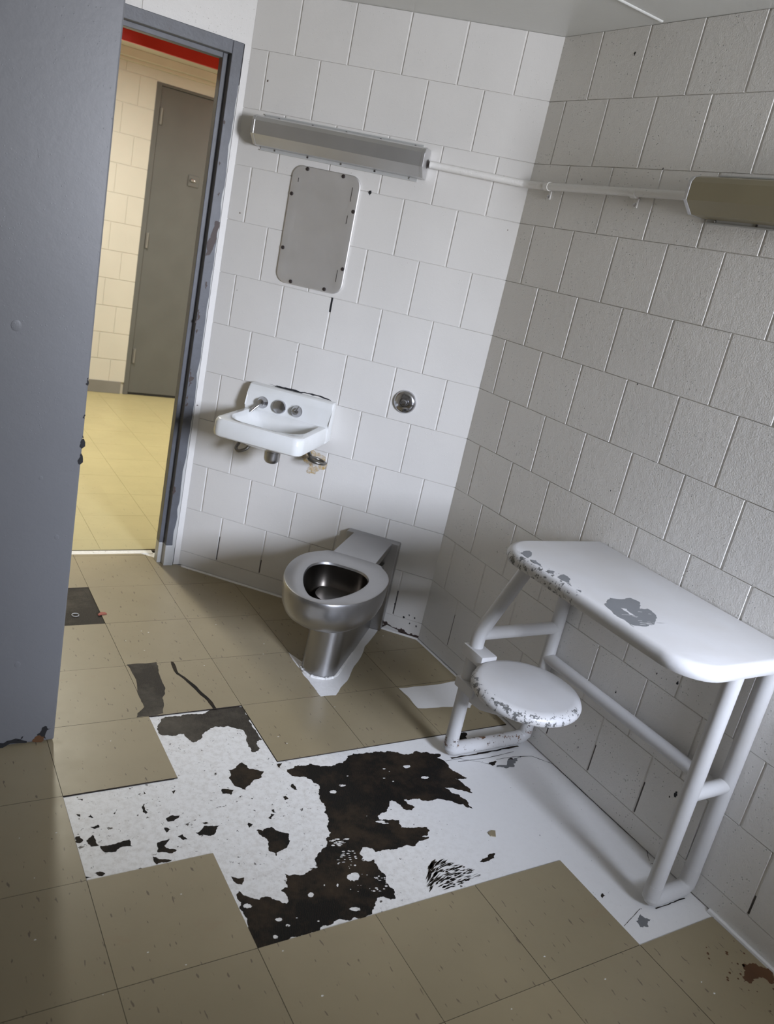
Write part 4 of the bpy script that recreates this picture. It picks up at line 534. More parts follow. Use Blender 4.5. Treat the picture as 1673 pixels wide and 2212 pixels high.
def line(pts, w, z, mi):
    for p, q in zip(pts, pts[1:]):
        p = Vector(p); q = Vector(q); d = (q-p); n = Vector((-d.y, d.x)).normalized()
        m = 5; L = [p+d*k/m for k in range(m+1)]
        up = [a+n*w*rf.uniform(0.1, 1) for a in L]; dn = [a-n*w*rf.uniform(0.1, 1) for a in reversed(L)]
        flat(bm, up+dn, z, mi)
for c_, w_ in zip(CRACKS, (0.0016, 0.0010, 0.0012)): line(c_, w_, -0.0023, 1)
line([(-0.30, -2*T-.30), (0.0, -3*T-.002)], 0.0001, -0.0028, 1) if False else None
line([(0.872, -1.036), (0.98, -1.037), (1.08, -1.036), (1.16, -1.036)], 0.0060, -0.0021, 1)  # shade in the gap under the far floor bar, painted as a dark line
line([(0.885, -1.056), (1.0, -1.064), (1.12, -1.058)], 0.0014, -0.0022, 1)
line([(1.06, -1.752), (1.12, -1.753), (1.18, -1.752)], 0.0026, -0.0021, 1)  # same painted shade under the near floor bar
line([(-T, -3*T-.0015), (-0.01, -3*T-.0015)], 0.0022, -0.0022, 1)  # shadow along the tile edge, drawn as a dark line
line([(0.005, -2*T-.0015), (T, -2*T-.0015)], 0.0020, -0.0022, 1)  # painted edge shadow below the broken tile
flat(bm, jag(STAIN[0], 4, 0.35, rf), 0.0006, 6)
for k in range(26):   # spatter round the stain
    x = STAIN[0][0][0]+rf.uniform(-.05, .10); y = STAIN[0][0][1]+rf.uniform(-.10, .10); r = rf.uniform(.001, .005)
    if x < 1.19: flat(bm, jag([(x+r*math.cos(a), y+r*math.sin(a)) for a in (0, 1.2, 2.4, 3.6, 4.9)], 1, 0.3, rf), 0.0006, 6)
for k in range(60):   # tiny white flecks trodden over the tiles
    x = rf.uniform(-0.5, 1.15); y = rf.uniform(-2.1, 0.1); r = rf.uniform(.0012, .0035)
    if x+y < 0.85: flat(bm, jag([(x+r*math.cos(a), y+.6*r*math.sin(a)) for a in (0, 1.2, 2.4, 3.6, 4.9)], 1, 0.3, rf), 0.0006, 0)
# bare grey patches round the far desk foot and by the near one
for P in ([(1.02, -1.00), (1.10, -.985), (1.15, -.995), (1.11, -1.01), (1.05, -1.012)], [(1.00, -1.115), (1.08, -1.09), (1.13, -1.085), (1.09, -1.105), (1.03, -1.128)], [(0.97, -1.765), (1.0, -1.752), (1.015, -1.775), (0.99, -1.79), (0.965, -1.785)]):
    flat(bm, jag(P, 3, 0.25, rf), -0.0025, 7)
tag(obj('floor', bm, [M_FPAINT, M_MASTIC_SHADE, M_MASTICB, M_TILE, M_SEAM, M_CTILE, M_RUSTST, M_PRIMER], recalc=False), kind='structure')
# painted bead along the foot of the angled wall and the right wall
bm = bmesh.new()
bead = [(XR-0.006+rf.uniform(-.002, .002), -3.7+0.09*k, -0.001) for k in range(22)]
tube(bm, bead, 0.008, 8)
for k in range(1):
    L = [(XR-0.005*S2-(LEN_A-0.02)*u*S2-0.004+rf.uniform(-.0015, .0015), YC-0.005*S2+(LEN_A-0.02)*u*S2-0.004, -0.001) for u in [i/26 for i in range(27)]]
    tube(bm, L, 0.007, 8)
tag(obj('trim_3', bm, M_FPAINT, smooth=True), kind='structure')

# ------------------------------------------------------------ steel frame of the cell doorway
bm = bmesh.new()
zj = 0.095
def jamb(sx):   # sx +1 right jamb, -1 left jamb (mirrored about the middle of the opening)
    cx = (0.345 + -0.505)/2
    X = lambda x: x if sx > 0 else 2*cx-x
    def b(x0, x1, y0, y1, z0, z1, mi=0, bev=0.002):
        a, c = sorted((X(x0), X(x1))); box(bm, a, c, y0, y1, z0, z1, bev, mi)
    for z0, z1, mi in ((0, zj, 1), (zj, 2.088, 0)):
        b(0.353, 0.3945, 0.494, 0.530, z0, z1, mi); b(0.333, 0.40, 0.5295, 0.572, z0, z1, mi)
jamb(1); jamb(-1)
box(bm, -0.513, 0.353, 0.494, 0.530, 2.043, 2.088, 0.002); box(bm, -0.493, 0.333, 0.5295, 0.572, 2.026, 2.088, 0.002)
m3 = lambda u, v, h: (u, 0.4938-h, v)
flat(bm, jag([(0.3945, 1.46), (0.376, 1.462), (0.366, 1.41), (0.355, 1.36), (0.356, 1.325), (0.367, 1.33), (0.38, 1.36), (0.388, 1.41)], 3, 0.15, rf), 0.0006, 2, m3)
slop = [(0.3945, z) for z in (0.09, 2.0)]
L = [(0.3948, 0.09)]; zz = 0.09
while zz < 1.95:
    L.append((0.3948-0.002-abs(rf.gauss(0, .0035)) - (0.006 if zz < 0.5 else 0), zz)); zz += 0.035
L.append((0.3948, 1.95)); flat(bm, L, 0.0004, 1, m3)
for zc, h in ((1.20, .03), (1.06, .06), (1.02, .02), (1.55, .02), (0.33, .04), (0.8, .08), (0.72, .05), (1.66, .015), (1.8, .02)):
    x = rf.choice((0.357, 0.36, 0.372)) if h < .05 else 0.358; flat(bm, jag([(x, zc), (x+.003, zc+h*.3), (x+.004, zc+h*.8), (x, zc+h), (x-.002, zc+h*.5)], 2, 0.4, rf), 0.0008, 2, m3)
tag(obj('trim_1', bm, [M_FRAME, M_TRIM, M_BROWNP]), kind='structure')

# ------------------------------------------------------------ corridor beyond the doorway
YF = 3.70
bm = bmesh.new()
rows_c = [(0.063+0.2*k, 0.263+0.2*k) for k in range(12)]
block_wall(bm, 0.0, 4.13, 4.13-0.112, 1, rows=rows_c, zlo=0.09, zhi=2.40, gv=0.0024, gh=0.0034, dep=0.0035, thick=0.1, pitch=0.2, jit=0.0004)
o = obj('wall_far', bm, M_CORR); tag(o, kind='structure'); o.location = (-3.2, YF, 0)
# local y must face the viewer (-y): mirror by turning the wall round
o.rotation_euler = (0, 0, PI); o.location = (0.93, YF, 0)
bm = bmesh.new(); box(bm, 0.93, 3.2, YF+0.002, YF+0.12, 2.255, 2.40); box(bm, 1.90, 3.2, YF+0.002, YF+0.12, 0, 2.255)
box(bm, -3.2, 0.93, YF+0.012, YF+0.12, 0, 0.09)
tag(obj('wall_far_lintel', bm, M_CORR), kind='structure')
bm = bmesh.new(); box(bm, -3.2, 0.905, YF-0.006, YF+0.01, 0.0, 0.095, 0.002); tag(obj('baseboard_far', bm, M_BASE), kind='structure')
bm = bmesh.new(); box(bm, -3.2, 3.2, YF-0.10, YF+0.002, 2.345, 2.40, 0.004); box(bm, -3.2, 3.2, YF-0.045, YF+0.002, 2.325, 2.345, 0.002); tag(obj('trim_4', bm, M_CORRC), kind='structure')
bm = bmesh.new(); box(bm, -3.2, 3.2, DY+T_W+0.02, YF+0.1, 2.40, 2.5); tag(obj('ceiling_corridor', bm, M_CORRC), kind='structure')
bm = bmesh.new(); box(bm, -3.3, -3.2, DY+T_W, YF+0.1, 0, 2.5); tag(obj('wall_corridor_left', bm, M_CORR), kind='structure')
bm = bmesh.new(); box(bm, 3.2, 3.3, DY+T_W, YF+0.1, 0, 2.5); tag(obj('wall_corridor_right', bm, M_CORR), kind='structure')
bm = bmesh.new(); box(bm, -3.2, DOX0, DY+T_W-0.02, DY+T_W+0.02, 0, 2.5); box(bm, DOX1, 3.2, DY+T_W-0.02, DY+T_W+0.02, 0, 2.5); box(bm, DOX0, DOX1, DY+T_W-0.02, DY+T_W+0.02, DOZ, 2.5)
tag(obj('wall_corridor_near', bm, M_CORR), kind='structure')
# closed grey door in the far wall
bm = bmesh.new(); box(bm, 0.968, 1.865, YF+0.010, YF+0.055, 0.018, 2.235, 0.002)
d1 = tag(obj('door_1', bm, M_GDOOR), kind='structure')
bm = bmesh.new(); box(bm, 0.93, 0.966, YF-0.002, YF+0.075, 0, 2.255, 0.002); box(bm, 1.867, 1.90, YF-0.002, YF+0.075, 0, 2.255, 0.002); box(bm, 0.966, 1.867, YF-0.002, YF+0.075, 2.237, 2.255, 0.002); obj('door_frame', bm, M_GDOOR, d1)
bm = bmesh.new(); box(bm, 0.966, 1.867, YF+0.012, YF+0.05, 0.0, 0.017); obj('threshold_gap', bm, M_BLACK, d1)
for z in (0.31, 1.18, 2.04):
    bm = bmesh.new(); tube(bm, [(0.983, YF-0.004, z-.055), (0.983, YF-0.004, z+.055)], 0.007, 12); box(bm, 0.972, 0.994, YF+0.003, YF+0.011, z-.055, z+.055); obj('hinge', bm, M_BASE, d1, True)
bm = bmesh.new(); box(bm, 1.235, 1.315, YF+0.002, YF+0.011, 1.62, 1.70, 0.003); lp = obj('lock_plate', bm, M_GDOOR, d1)
bm = bmesh.new(); lathe(bm, [(0, .016), (.008, .015), (.012, .008), (.013, 0)], (1.258, YF+.002, 1.665), (0, -1, 0), 20); box(bm, 1.25, 1.285, YF-0.012, YF-0.004, 1.655, 1.668, 0.002); obj('key_cylinder', bm, M_CHROME, lp, True)
# red beam across the corridor
bm = bmesh.new(); box(bm, -3.19, 3.19, 1.48, 1.50, 2.121, 2.32, 0.002); box(bm, -3.19, 3.19, 1.38, 1.50, 2.32, 2.335)
tag(obj('red_beam', bm, M_RED), 'red painted steel beam crossing the corridor just beyond the doorway head', 'beam')
# corridor lamps, the second one added for extra light
for i, (x, y) in enumerate(CORR_LAMPS):
    e = empty('unseen_corridor_lamp', (x, y, 2.40))
    tag(e, 'unseen fluorescent ceiling lamp over the yellow corridor floor', 'lamp', 'unseen corridor ceiling lamps')
    bm = bmesh.new(); box(bm, -0.09, 0.09, -0.62, 0.62, -0.045, 0.0, 0.004); obj('housing', bm, M_CORRC, e)
    L = area('unseen_corridor_lamp_light', (0, 0, 0), (0, 0, -1), 0.14, 1.2, CORR_POW, (1.0, 0.975, 0.84)); L.location = (x, y, 2.345)

# ------------------------------------------------------------ strip lights
def strip_light(name, loc, rz, length, lens_mat, sgn, label):
    """x runs along the wall from 0 to sgn*length, y out of the wall, z up from the fixture's middle"""
    e = empty(name, loc, rz); tag(e, label, 'wall lamp')
    X = lambda a: sorted((sgn*a[0], sgn*a[1]))
    prof = [(0.004, 0.050), (0.060, 0.050), (0.078, 0.044), (0.088, 0.030), (0.088, -0.016), (0.052, -0.048), (0.004, -0.050)]
    bm = bmesh.new(); a, b = X((0.012, length-0.012)); prism(bm, prof, 'x', a, b, 0.0)
    obj('lens_cover', bm, lens_mat, e)
    pe = [(y+(0.0015 if y > .01 else 0), z*1.02) for y, z in prof]
    for s in ((0.0, 0.012), (length-0.012, length)):
        bm = bmesh.new(); a, b = X(s); prism(bm, pe, 'x', a, b, 0.0015, seg=1); obj('end_cap', bm, M_LIGHTM, e)
    bm = bmesh.new(); a, b = X((0.030, length-0.012))
    box(bm, a, b, 0.0, 0.004, -0.062, 0.064, 0.001)
    box(bm, a, b, 0.004, 0.009, 0.0605, 0.064); box(bm, a, b, 0.004, 0.009, -0.062, -0.0585)
    bp = obj('mounting_plate', bm, M_TRIM, e)
    for k in range(5):
        for z in (0.0555, -0.054):
            xx = sgn*(0.06+(length-0.13)*k/4)
            bm = bmesh.new(); lathe(bm, [(0.0035, 0), (0.0035, .002), (0, .0035)], (xx, 0.004, z), (0, 1, 0), 10); obj('screw', bm, M_SCREW if k % 2 else M_CHROME, bp)
    return e
ang = math.radians(135)
def on_a(a, d, z): return (XR-a*S2-d*S2, YC+a*S2-d*S2, z)
l1 = strip_light('strip_light', on_a(0.372, 0, 1.808), ang, 0.662, M_LIGHTM, 1, 'brushed grey metal strip light on the white wall above the steel mirror panel')
l2 = strip_light('strip_light', (XR, -1.066, 1.808), PI/2, 0.66, M_YLENS, -1, 'strip light with yellowed cover on the right wall at the edge of view')
# broken conduit coupling at the end of the first light
bm = bmesh.new(); lathe(bm, [(0.016, -0.012), (0.016, 0.0), (0.012, 0.003), (0.0, 0.003)], (0.0, 0.022, 0.003), (-1, 0, 0), 16); obj('conduit_coupling', bm, M_SCREW, l1, True)

# conduit between the two lights
e = empty('conduit', on_a(0.0, 0.0, 1.808)); tag(e, 'white painted electrical conduit running round the corner between the two strip lights', 'conduit')
def rel(p): return (p[0]-XR, p[1]-YC, p[2]-1.808)
P0 = [rel(on_a(0.362, 0.020, 1.811)), rel(on_a(0.015, 0.022, 1.809)), (-0.020, -0.03, 0.001), (-0.019, -0.10, 0.0), (-0.019, -0.776, 0.004)]
bm = bmesh.new(); tube(bm, fillet(P0, [0, .03, .12, 0, 0], 8), 0.0125, 16); obj('pipe', bm, M_WALLR, e, True)
for y in (-0.411, -0.815):
    bm = bmesh.new(); yy = y-YC
    tube(bm, [(-0.019, yy-0.010, 0.0), (-0.019, yy+0.010, 0.0)], 0.0148, 18)
    box(bm, -0.006, -0.001, yy-.009, yy+.009, -0.040, -0.012, 0.002)
    st = obj('strap', bm, M_WALLR, e, True)
    bm = bmesh.new(); lathe(bm, [(0.006, 0), (0.006, .002), (0, .004)], (-0.006, yy, -0.031), (-1, 0, 0), 12); obj('screw', bm, M_CHROME, st, True)

# ------------------------------------------------------------ steel mirror panel
e = empty('mirror_panel', on_a(0.742, 0, 1.508), ang); tag(e, 'blank stainless steel mirror panel screwed to the wall above the sink', 'mirror')
bm = bmesh.new(); hw, hh = 0.136, 0.216
out = rrect(-hw, hw, -hh, hh, 0.040, 8); inn = rrect(-hw+.026, hw-.026, -hh+.022, hh-.022, 0.024, 8); inn2 = rrect(-hw+.032, hw-.032, -hh+.028, hh-.028, 0.020, 8)
mid = rrect(-hw+.003, hw-.003, -hh+.003, hh-.003, 0.038, 8)
def ring(P, y): return [(p[0], y, p[1]) for p in P]
loft(bm, [ring(out, 0.001), ring(out, 0.007), ring(mid, 0.010), ring(inn, 0.0102), ring(inn2, 0.0095)])
obj('steel_plate', bm, M_STEELD, e, True)
for (x, z) in ((0.079, .206), (-.064, .206), (0.126, .110), (-0.126, .092), (0.126, -.088), (-0.126, -.118), (0.072, -.206), (-.068, -.206)):
    bm = bmesh.new(); lathe(bm, [(0.0072, 0), (0.0072, .002), (.005, .0045), (0, .005)], (x, 0.0095, z), (0, 1, 0), 14); obj('screw', bm, M_SCREW, e, True)
for (x, z0, z1) in ((-0.107, .125, .175), (-.107, .045, .075), (-.107, -.17, -.125), (0.108, .155, .17)):
    bm = bmesh.new(); box(bm, x-.0011, x+.0011, .0098, .0105, z0, z1); obj('scuff_mark', bm, M_SCREW, e)

# ------------------------------------------------------------ sink
A0 = 0.7215                                 # middle of the sink along the angled wall
e = empty('wall_sink', on_a(A0, 0, 0.66), ang); tag(e, 'small white porcelain wall sink with backsplash below the mirror panel', 'sink')
Z0 = 0.66
hwS, dS = 0.180, 0.352
def so(x0, x1, y0, y1, r, z, n=6): return [(p[0], p[1], z-Z0) for p in rrect(x0, x1, y0, y1, [r, r, .004, .004], n)]
bm = bmesh.new()
zb, zr = 0.715, 0.786
N6 = 6
outer = [so(-hwS+.012, hwS-.012, .002, dS-.012, .030, zb), so(-hwS+.003, hwS-.003, .002, dS-.003, .034, zb+.006), so(-hwS, hwS, .002, dS, .036, zb+.018), so(-hwS+.002, hwS-.002, .002, dS-.002, .036, zr-.012), so(-hwS+.008, hwS-.008, .004, dS-.008, .034, zr-.002), so(-hwS+.014, hwS-.014, .006, dS-.014, .030, zr)]
def bowl(x0, x1, y0, y1, rb, rf_, z): return [(p[0], p[1], z-Z0) for p in rrect(x0, x1, y0, y1, [rf_, rf_, rb, rb], 6)]
inner = [bowl(-.150, .150, .060, .318, .03, .09, zr), bowl(-.146, .146, .064, .312, .03, .09, zr-.004), bowl(-.138, .138, .070, .302, .04, .09, zr-.020), bowl(-.115, .115, .085, .275, .05, .09, zr-.060), bowl(-.085, .085, .105, .245, .05, .07, zr-.095), bowl(-.045, .045, .135, .215, .035, .04, zr-.108)]
R = loft(bm, outer+inner, close0=False, close1=True)
# underside bowl bulge
under = [bowl(-.158, .158, .015, .325, .03, .09, zb), bowl(-.135, .135, .04, .29, .05, .09, zb-.018), bowl(-.09, .09, .09, .24, .05, .07, zb-.034), bowl(-.04, .04, .135, .215, .035, .04, zb-.040)]
U = loft(bm, under, close0=False, close1=True)
ob, ib = R[0], U[0]
for k in range(len(ob)):
    k2 = (k+1) % len(ob); bm.faces.new([ob[k], ob[k2], ib[k2], ib[k]])
sk = obj('basin', bm, M_PORC, e, True)
bm = bmesh.new()
prof = [(0.001, 0.720), (0.001, 0.884), (0.030, 0.884), (0.040, 0.880), (0.0455, 0.870), (0.0475, 0.850), (0.054, 0.795), (0.060, 0.785), (0.060, 0.720)]
prism(bm, [(y, z-Z0) for y, z in prof], 'x', -0.1815, 0.1815, 0.007, seg=4)
obj('backsplash', bm, M_PORC, e, True)
nrm = Vector((0, 1, 0.12)).normalized()
for (a, lev) in ((0.831, -0.9), (0.683, 1.0)):
    x = a-A0
    bm = bmesh.new(); lathe(bm, [(0.0, -0.004), (0.0235, -0.004), (0.0240, 0.004), (0.0200, 0.009), (0.0175, 0.020), (0.013, 0.026), (0.0, 0.029)], (x, 0.050, 0.8185-Z0), nrm, 24)
    kn = obj('tap_knob', bm, M_CHROME, e, True)
    bm = bmesh.new()
    if lev < 0: tube(bm, [(x+.004, .066, .812-Z0), (x+.016, .084, .797-Z0), (x+.027, .100, .779-Z0)], [.0075, .0060, .0022], 10)
    else: tube(bm, [(x+.005, .066, .818-Z0), (x-.009, .078, .834-Z0), (x-.018, .086, .848-Z0)], [.0075, .0055, .0018], 10)
    obj('lever', bm, M_CHROME, kn, True)
x = 0.756-A0
bm = bmesh.new(); lathe(bm, [(0.0, -0.004), (0.0265, -0.004), (0.0275, 0.010), (0.0250, 0.015), (0.010, 0.017), (0.0, 0.017)], (x, 0.050, 0.8185-Z0), nrm, 28); obj('spout_button', bm, M_CHROME, e, True)
# drain tailpiece and trap arm
bm = bmesh.new(); lathe(bm, [(0.0, -0.078), (.022, -0.077), (.028, -0.070), (.0305, -0.060), (.0310, -0.034), (.035, -0.031), (.035, -0.020), (0, -0.020)], (-0.012, 0.175, zb-Z0-.015), (0, 0, 1), 24)
dr = obj('drain_tailpiece', bm, M_STEEL, e, True)
bm = bmesh.new(); tube(bm, fillet([(0.003, 0.175, zb-Z0-.050), (-0.03, 0.09, zb-Z0-.046), (-0.05, 0.0, zb-Z0-.042)], .03), 0.013, 12); obj('drain_arm', bm, M_DARKPIPE, dr, True)
# supply tubes looping under the basin
bm = bmesh.new(); C_ = Vector((-0.160, 0.062, zb-Z0-.074)); L = []
for k in range(27):
    a = -0.6+k/26*2*PI*1.12; L.append(C_+Vector((0.032*math.cos(a)-.006*k/26, 0.040*math.sin(a), .008*math.sin(a+.6)+.010*k/26)))
tube(bm, [(-.09, .03, zb-Z0-.01)]+L+[(-.08, .02, zb-Z0-.02)], 0.0062, 10); obj('supply_tube', bm, M_DARKPIPE, e, True)
bm = bmesh.new(); L = [(0.150, .03, zb-Z0-.004), (0.168, .06, zb-Z0-.060), (0.170, .11, zb-Z0-.092), (0.148, .135, zb-Z0-.098), (0.118, .125, zb-Z0-.082), (0.095, .09, zb-Z0-.030)]
tube(bm, fillet(L, .03, 6), 0.0066, 10); obj('supply_tube', bm, M_DARKPIPE, e, True)

# ------------------------------------------------------------ flush button
e = empty('flush_button', on_a(0.270, 0, 0.955), ang); tag(e, 'round chrome flush button on the wall above the steel toilet', 'flush button')
bm = bmesh.new(); lathe(bm, [(0.0, 0.001), (0.0445, 0.001), (0.0450, 0.006), (0.041, 0.013), (0.030, 0.018), (0.018, 0.020), (0.016, 0.017), (0.0, 0.017)], (0, 0, 0), (0, 1, 0), 48); obj('escutcheon', bm, M_CHROME, e, True)
bm = bmesh.new(); lathe(bm, [(0.0125, 0.015), (0.0125, 0.026), (0.010, 0.030), (0.0, 0.0315)], (0, 0, 0), (0, 1, 0), 32); obj('push_button', bm, M_CHROME, e, True)

# ------------------------------------------------------------ toilet
AT = 0.272
e = empty('steel_toilet', on_a(AT, 0, 0), ang); tag(e, 'stainless steel prison toilet on a tapering pedestal against the white block wall', 'toilet')
ZT = 0.392
def prof_half(P, d):   # half width at distance d
    for (d0, h0), (d1, h1) in zip(P, P[1:]):
        if d0 <= d <= d1:
            u = (d-d0)/(d1-d0); u2 = u; return h0+(h1-h0)*u2
    return 0
def smooth_closed(ctrl, n):
    """closed Catmull-Rom"""
    out = []; m = len(ctrl)
    for i in range(m):
        p0, p1, p2, p3 = [Vector(ctrl[(i+k-1) % m]) for k in range(4)]
        for k in range(n):
            t = k/n
            out.append(0.5*((2*p1)+(-p0+p2)*t+(2*p0-5*p1+4*p2-p3)*t*t+(-p0+3*p1-3*p2+p3)*t**3))
    return out
half = [(0.085, 0.305), (0.122, 0.335), (0.155, 0.385), (0.173, 0.445), (0.177, 0.520), (0.168, 0.595), (0.146, 0.665), (0.112, 0.722), (0.068, 0.763), (0.024, 0.780)]
rim = smooth_closed([(x, y) for x, y in half]+[(-x, y) for x, y in reversed(half)], 4)
hh_ = [(0.045, 0.416), (0.086, 0.438), (0.108, 0.480), (0.110, 0.535), (0.098, 0.600), (0.074, 0.665), (0.046, 0.715), (0.018, 0.744)]
hole = smooth_closed([(x, y) for x, y in hh_]+[(-x, y) for x, y in reversed(hh_)], 5)
assert len(rim) == len(hole), (len(rim), len(hole))
cen = Vector((0, 0.53))
def rg(P, s, z, c=cen, dy=0.0): return [(c.x+(p.x-c.x)*s, c.y+(p.y-c.y)*s+dy, z) for p in P]
bm = bmesh.new()
rings = [rg(rim, 0.42, 0.238, dy=-.03), rg(rim, 0.62, 0.244, dy=-.026), rg(rim, 0.80, 0.258, dy=-.018), rg(rim, 0.915, 0.281, dy=-.009), rg(rim, 0.97, 0.310, dy=-.003), rg(rim, 0.992, 0.340), rg(rim, 1.0, 0.370), rg(rim, 1.003, 0.384), rg(rim, 0.993, 0.3905), rg(rim, 0.975, ZT)]
inner = [rg(hole, 1.06, ZT, Vector((0, .575))), rg(hole, 1.0, ZT-.003, Vector((0, .575))), rg(hole, 0.975, ZT-.010, Vector((0, .575))), rg(hole, 0.985, ZT-.03, Vector((0, .575))), rg(hole, 0.97, ZT-.07, Vector((0, .575))), rg(hole, 0.86, ZT-.11, Vector((0, .575))), rg(hole, 0.62, ZT-.14, Vector((0, .575))), rg(hole, 0.3, ZT-.155, Vector((0, .575)))]
loft(bm, rings+inner[:3], close1=False)
obj('bowl', bm, M_STEEL, e, True)
bm = bmesh.new(); loft(bm, inner[2:], close0=False); q = obj('bowl_interior', bm, M_STEELK, e, True); q['label'] = 'inside of the bowl, coloured dark for its shade'
bm = bmesh.new()   # sloping deck joining bowl and wall flange
deck = [[(-.085, .05), (.085, .05), (.087, .335), (-.087, .335)]]
prism(bm, [(-.082, .030), (.082, .030), (.086, .330), (-.086, .330)], 'z', 0.360, ZT-.0005, 0.003)
obj('deck', bm, M_STEEL, e, True)
bm = bmesh.new()   # wall flange
box(bm, -.113, .113, 0.001, 0.045, 0.0, ZT, 0.006); obj('wall_flange', bm, M_STEEL, e, True)
bm = bmesh.new()   # pedestal
def ped(y1, hw, r, y0, z):
    out = [(-hw*1.05, y0, z)]
    out = [(hw*0.98, y0, z), (hw*0.98, y0+.05, z)]
    for k in range(13):
        a = PI*k/12; out.append((hw*math.cos(a), y1-hw+hw*math.sin(a), z))
    return out+[(-hw*0.98, y0+.05, z), (-hw*0.98, y0, z)]
loft(bm, [ped(.560, .0685, 0, .04, 0.0), ped(.556, .068, 0, .04, 0.06), ped(.552, .068, 0, .04, 0.16), ped(.555, .070, 0, .04, 0.24), ped(.56, .072, 0, .04, 0.30)])
obj('pedestal', bm, M_STEEL, e, True)
bm = bmesh.new()   # torn bead of floor paint round the foot
L = []
for k in range(40):
    a = PI*k/39; L.append((.069*math.cos(a)+random.uniform(-.001, .001), .560-.066+.069*math.sin(a), 0.002))
L = [(.068, .36, .002), (.0685, .42, .002)]+L+[(-.0685, .42, .002), (-.068, .30, .002)]
tube(bm, L, [random.uniform(.003, .0075) for _ in L], 8); obj('sealant_bead', bm, M_FPAINT, e, True)

# ------------------------------------------------------------ desk with swing stool
e = empty('desk', (1.19, -1.42, 0)); tag(e, 'white steel wall desk on tube legs with attached round stool', 'desk')
E0 = Vector((1.19, -1.42, 0))
def dl(P): return [Vector(p)-E0 for p in P]
# tabletop, own origin at its front lip / near end so the wear mask reads in object space
TX, TY, TZ = 0.800, -1.795, 0.776
bm = bmesh.new()
o2 = rrect(0, XR-0.003-TX, 0, 0.757, [0.004, 0.115, 0.105, 0.004], 10)
o2 = [(p[0]-(0 if p[0] > .2 else 0), p[1] - (0.014*(p[0]/0.41) if p[1] > 0.70 else 0)) for p in o2]
def tr_(P, s, z):
    c = Vector((0.21, 0.378)); out = []
    for p in P:
        v = Vector(p)-c; q = Vector((v.x-math.copysign(min(s, abs(v.x)), v.x), v.y-math.copysign(min(s, abs(v.y)), v.y)))+c
        if p[0] > 0.40: q.x = p[0]
        out.append((q.x, q.y, z))
    return out
loft(bm, [tr_(o2, .012, -.042), tr_(o2, .004, -.038), tr_(o2, 0, -.028), tr_(o2, 0, -.018), tr_(o2, .0025, -.009), tr_(o2, .008, -.0025), tr_(o2, .016, 0)])
top = obj('tabletop', bm, M_DESKTOP, e, True); top.location = Vector((TX, TY, TZ))-E0
bm = bmesh.new()
for P in [HEART]+CHIPS:
    P = [(max(a, TX+.017), b) for a, b in P]; flat(bm, [(p.x-TX, p.y-TY) for p in jag(P, 3, 0.14, rf)], 0.0004, 0)
flat(bm, [(p.x-TX, p.y-TY) for p in jag(HEARTW, 3, 0.2, rf)], 0.0008, 1)
for k in range(16):
    x = rf.uniform(.80, .92)-TX+.02; y = -1.575+rf.uniform(-.01, .06)-TY; L_ = rf.uniform(.005, .02)
    flat(bm, [(x, y), (x+L_, y-.3*L_), (x+L_*1.1, y-.3*L_+.0012), (x+.3*L_, y+.001)], 0.0008, 1)
q = obj('bare_patches', bm, [M_PRIMER, M_DESK], top); q['label'] = 'grey patches where the white paint has worn off'
R_ = 0.0225
def part_tube(name, pts, r=R_, mat=M_DESK, seg=20, label=None):
    bm = bmesh.new(); tube(bm, dl(pts), r, seg); o = obj(name, bm, mat, e, True)
    if label: o['label'] = label
    return o
YFAR, YNEAR, XB = -1.020, -1.738, 1.188
XF, XN = 0.863, 1.040
zt = TZ-0.040
part_tube('front_leg', fillet([(XF+.004, YFAR, .030), (XF, YFAR, .45), (1.030, YFAR, zt+.004)], [0, .09, 0]), label='bent front leg carrying the stool')
part_tube('rear_leg', [(XB, YFAR, .030), (XB, YFAR, zt)])
part_tube('floor_bar', fillet([(XF+.004, YFAR, .075), (XF+.004, YFAR, .024), (XB, YFAR, .024), (XB, YFAR, .09)], .05, 8), R_+.0006, M_RUSTY, label='rusty floor bar')
part_tube('crossbar', [(XF+.003, YFAR, .447), (XB, YFAR, .447)], .0205)
part_tube('front_leg', [(XN, YNEAR, .030), (XN, YNEAR, zt)])
part_tube('rear_leg', [(XB, YNEAR, .030), (XB, YNEAR, zt)])
part_tube('floor_bar', fillet([(XN, YNEAR, .075), (XN, YNEAR, .024), (XB, YNEAR, .024), (XB, YNEAR, .09)], .045, 8), R_+.0006)
part_tube('crossbar', [(XN, YNEAR, .362), (XB, YNEAR, .362)], .0205)
part_tube('stretcher', [(XB-.002, YFAR, .337), (XB-.002, YNEAR, .337)], .0205)
# swing stool
SX, SY, SZ = 0.892, -1.244, 0.395
bm = bmesh.new(); Rs = 0.165
lathe(bm, [(0, 0), (Rs-.030, 0), (Rs-.016, -.0015), (Rs-.005, -.008), (Rs, -.018), (Rs-.001, -.028), (Rs-.006, -.034), (Rs-.012, -.034), (Rs-.013, -.022), (0, -.022)], (0, 0, 0), (0, 0, 1), 72)
st = obj('stool_seat', bm, M_SEAT, e, True); st.location = Vector((SX, SY, SZ))-E0; st['label'] = 'round stool seat with chipped rim'
bm = bmesh.new(); hx, hy = 0.864, -1.055
def lb(x0, x1, y0, y1, z0, z1, b): box(bm, x0-E0.x, x1-E0.x, y0-E0.y, y1-E0.y, z0, z1, b)
lb(0.834, 0.894, -1.092, -0.992, 0.366, 0.405, .004); obj('upper_bracket', bm, M_DESK, e, True)
bm = bmesh.new(); lb(0.836, 0.892, -1.088, -0.994, 0.255, 0.290, .005); obj('lower_bracket', bm, M_DESK, e, True)
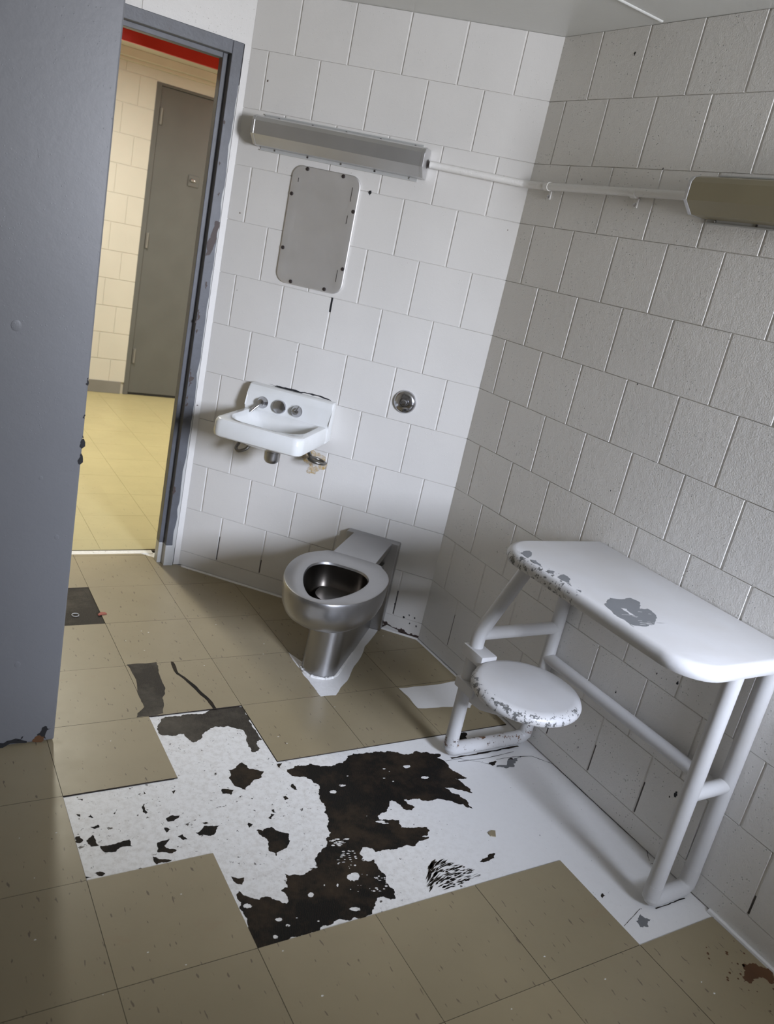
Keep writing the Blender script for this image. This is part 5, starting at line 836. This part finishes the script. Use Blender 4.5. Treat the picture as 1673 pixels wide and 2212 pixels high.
part_tube('hinge_sleeve', [(0.864, -1.068, .288), (0.864, -1.068, .368)], 0.0165)
bm = bmesh.new()   # tapering arm: a deep web under a flat strip
dv = (Vector((SX, SY))-Vector((0.864, -1.07))); L = dv.length; ux = dv.normalized(); nx = Vector((-ux.y, ux.x))
def pt(s, w_, z): p = Vector((0.864, -1.07))+ux*s+nx*w_; return (p.x-E0.x, p.y-E0.y, z)
for w0, w1, zl0, zl1 in ((-.026, .026, None, None),):
    A = [pt(0.0, w0, .345), pt(0, w1, .345), pt(L+.06, w1, .360), pt(L+.06, w0, .360)]; B = [(a[0], a[1], a[2]+.007) for a in A]
    loft(bm, [A, B])
for w0 in (-.022, .016):
    P = [(0.0, .240), (0.05, .240), (L+.02, .292), (L+.06, .335), (L+.06, .362), (0.0, .352)]
    A = [bm.verts.new(pt(s, w0, z)) for s, z in P]; B = [bm.verts.new(pt(s, w0+.006, z)) for s, z in P]
    bm.faces.new(A); bm.faces.new(list(reversed(B)))
    for i in range(len(P)): bm.faces.new([A[i], A[(i+1) % len(P)], B[(i+1) % len(P)], B[i]])
obj('stool_arm', bm, M_DESK, e)

# ------------------------------------------------------------ litter on the floor
def washer():
    bm = bmesh.new(); c = Vector((-0.091, 0.078, 0.0005))
    tube(bm, [c+Vector((.0125*math.cos(2*PI*k/24), .0125*math.sin(2*PI*k/24), 0)) for k in range(23)], 0.0016, 8)
    tag(obj('metal_ring', bm, M_TRIM, None, True), 'small pale metal ring lying in the dark gap of a missing tile', 'ring')
washer()
def chip(name, P, z, h, mat, label, cat):
    bm = bmesh.new(); prism(bm, P, 'z', z, z+h, 0.0004, seg=1); tag(obj(name, bm, mat), label, cat)
chip('tile_fragment', FRAG[0], -0.0029, 0.003, M_TILE, 'small beige tile fragment on the white painted floor', 'tile fragment')
chip('paint_flake', [(0.000, .083), (.016, .080), (.020, .068), (.004, .066), (-.012, .060), (-.014, .066)], 0.001, 0.004, M_RUSTST if False else plain('red_flake_paint', (0.35, 0.09, 0.06), .6), 'small red paint flake at the edge of the missing tile', 'paint flake')
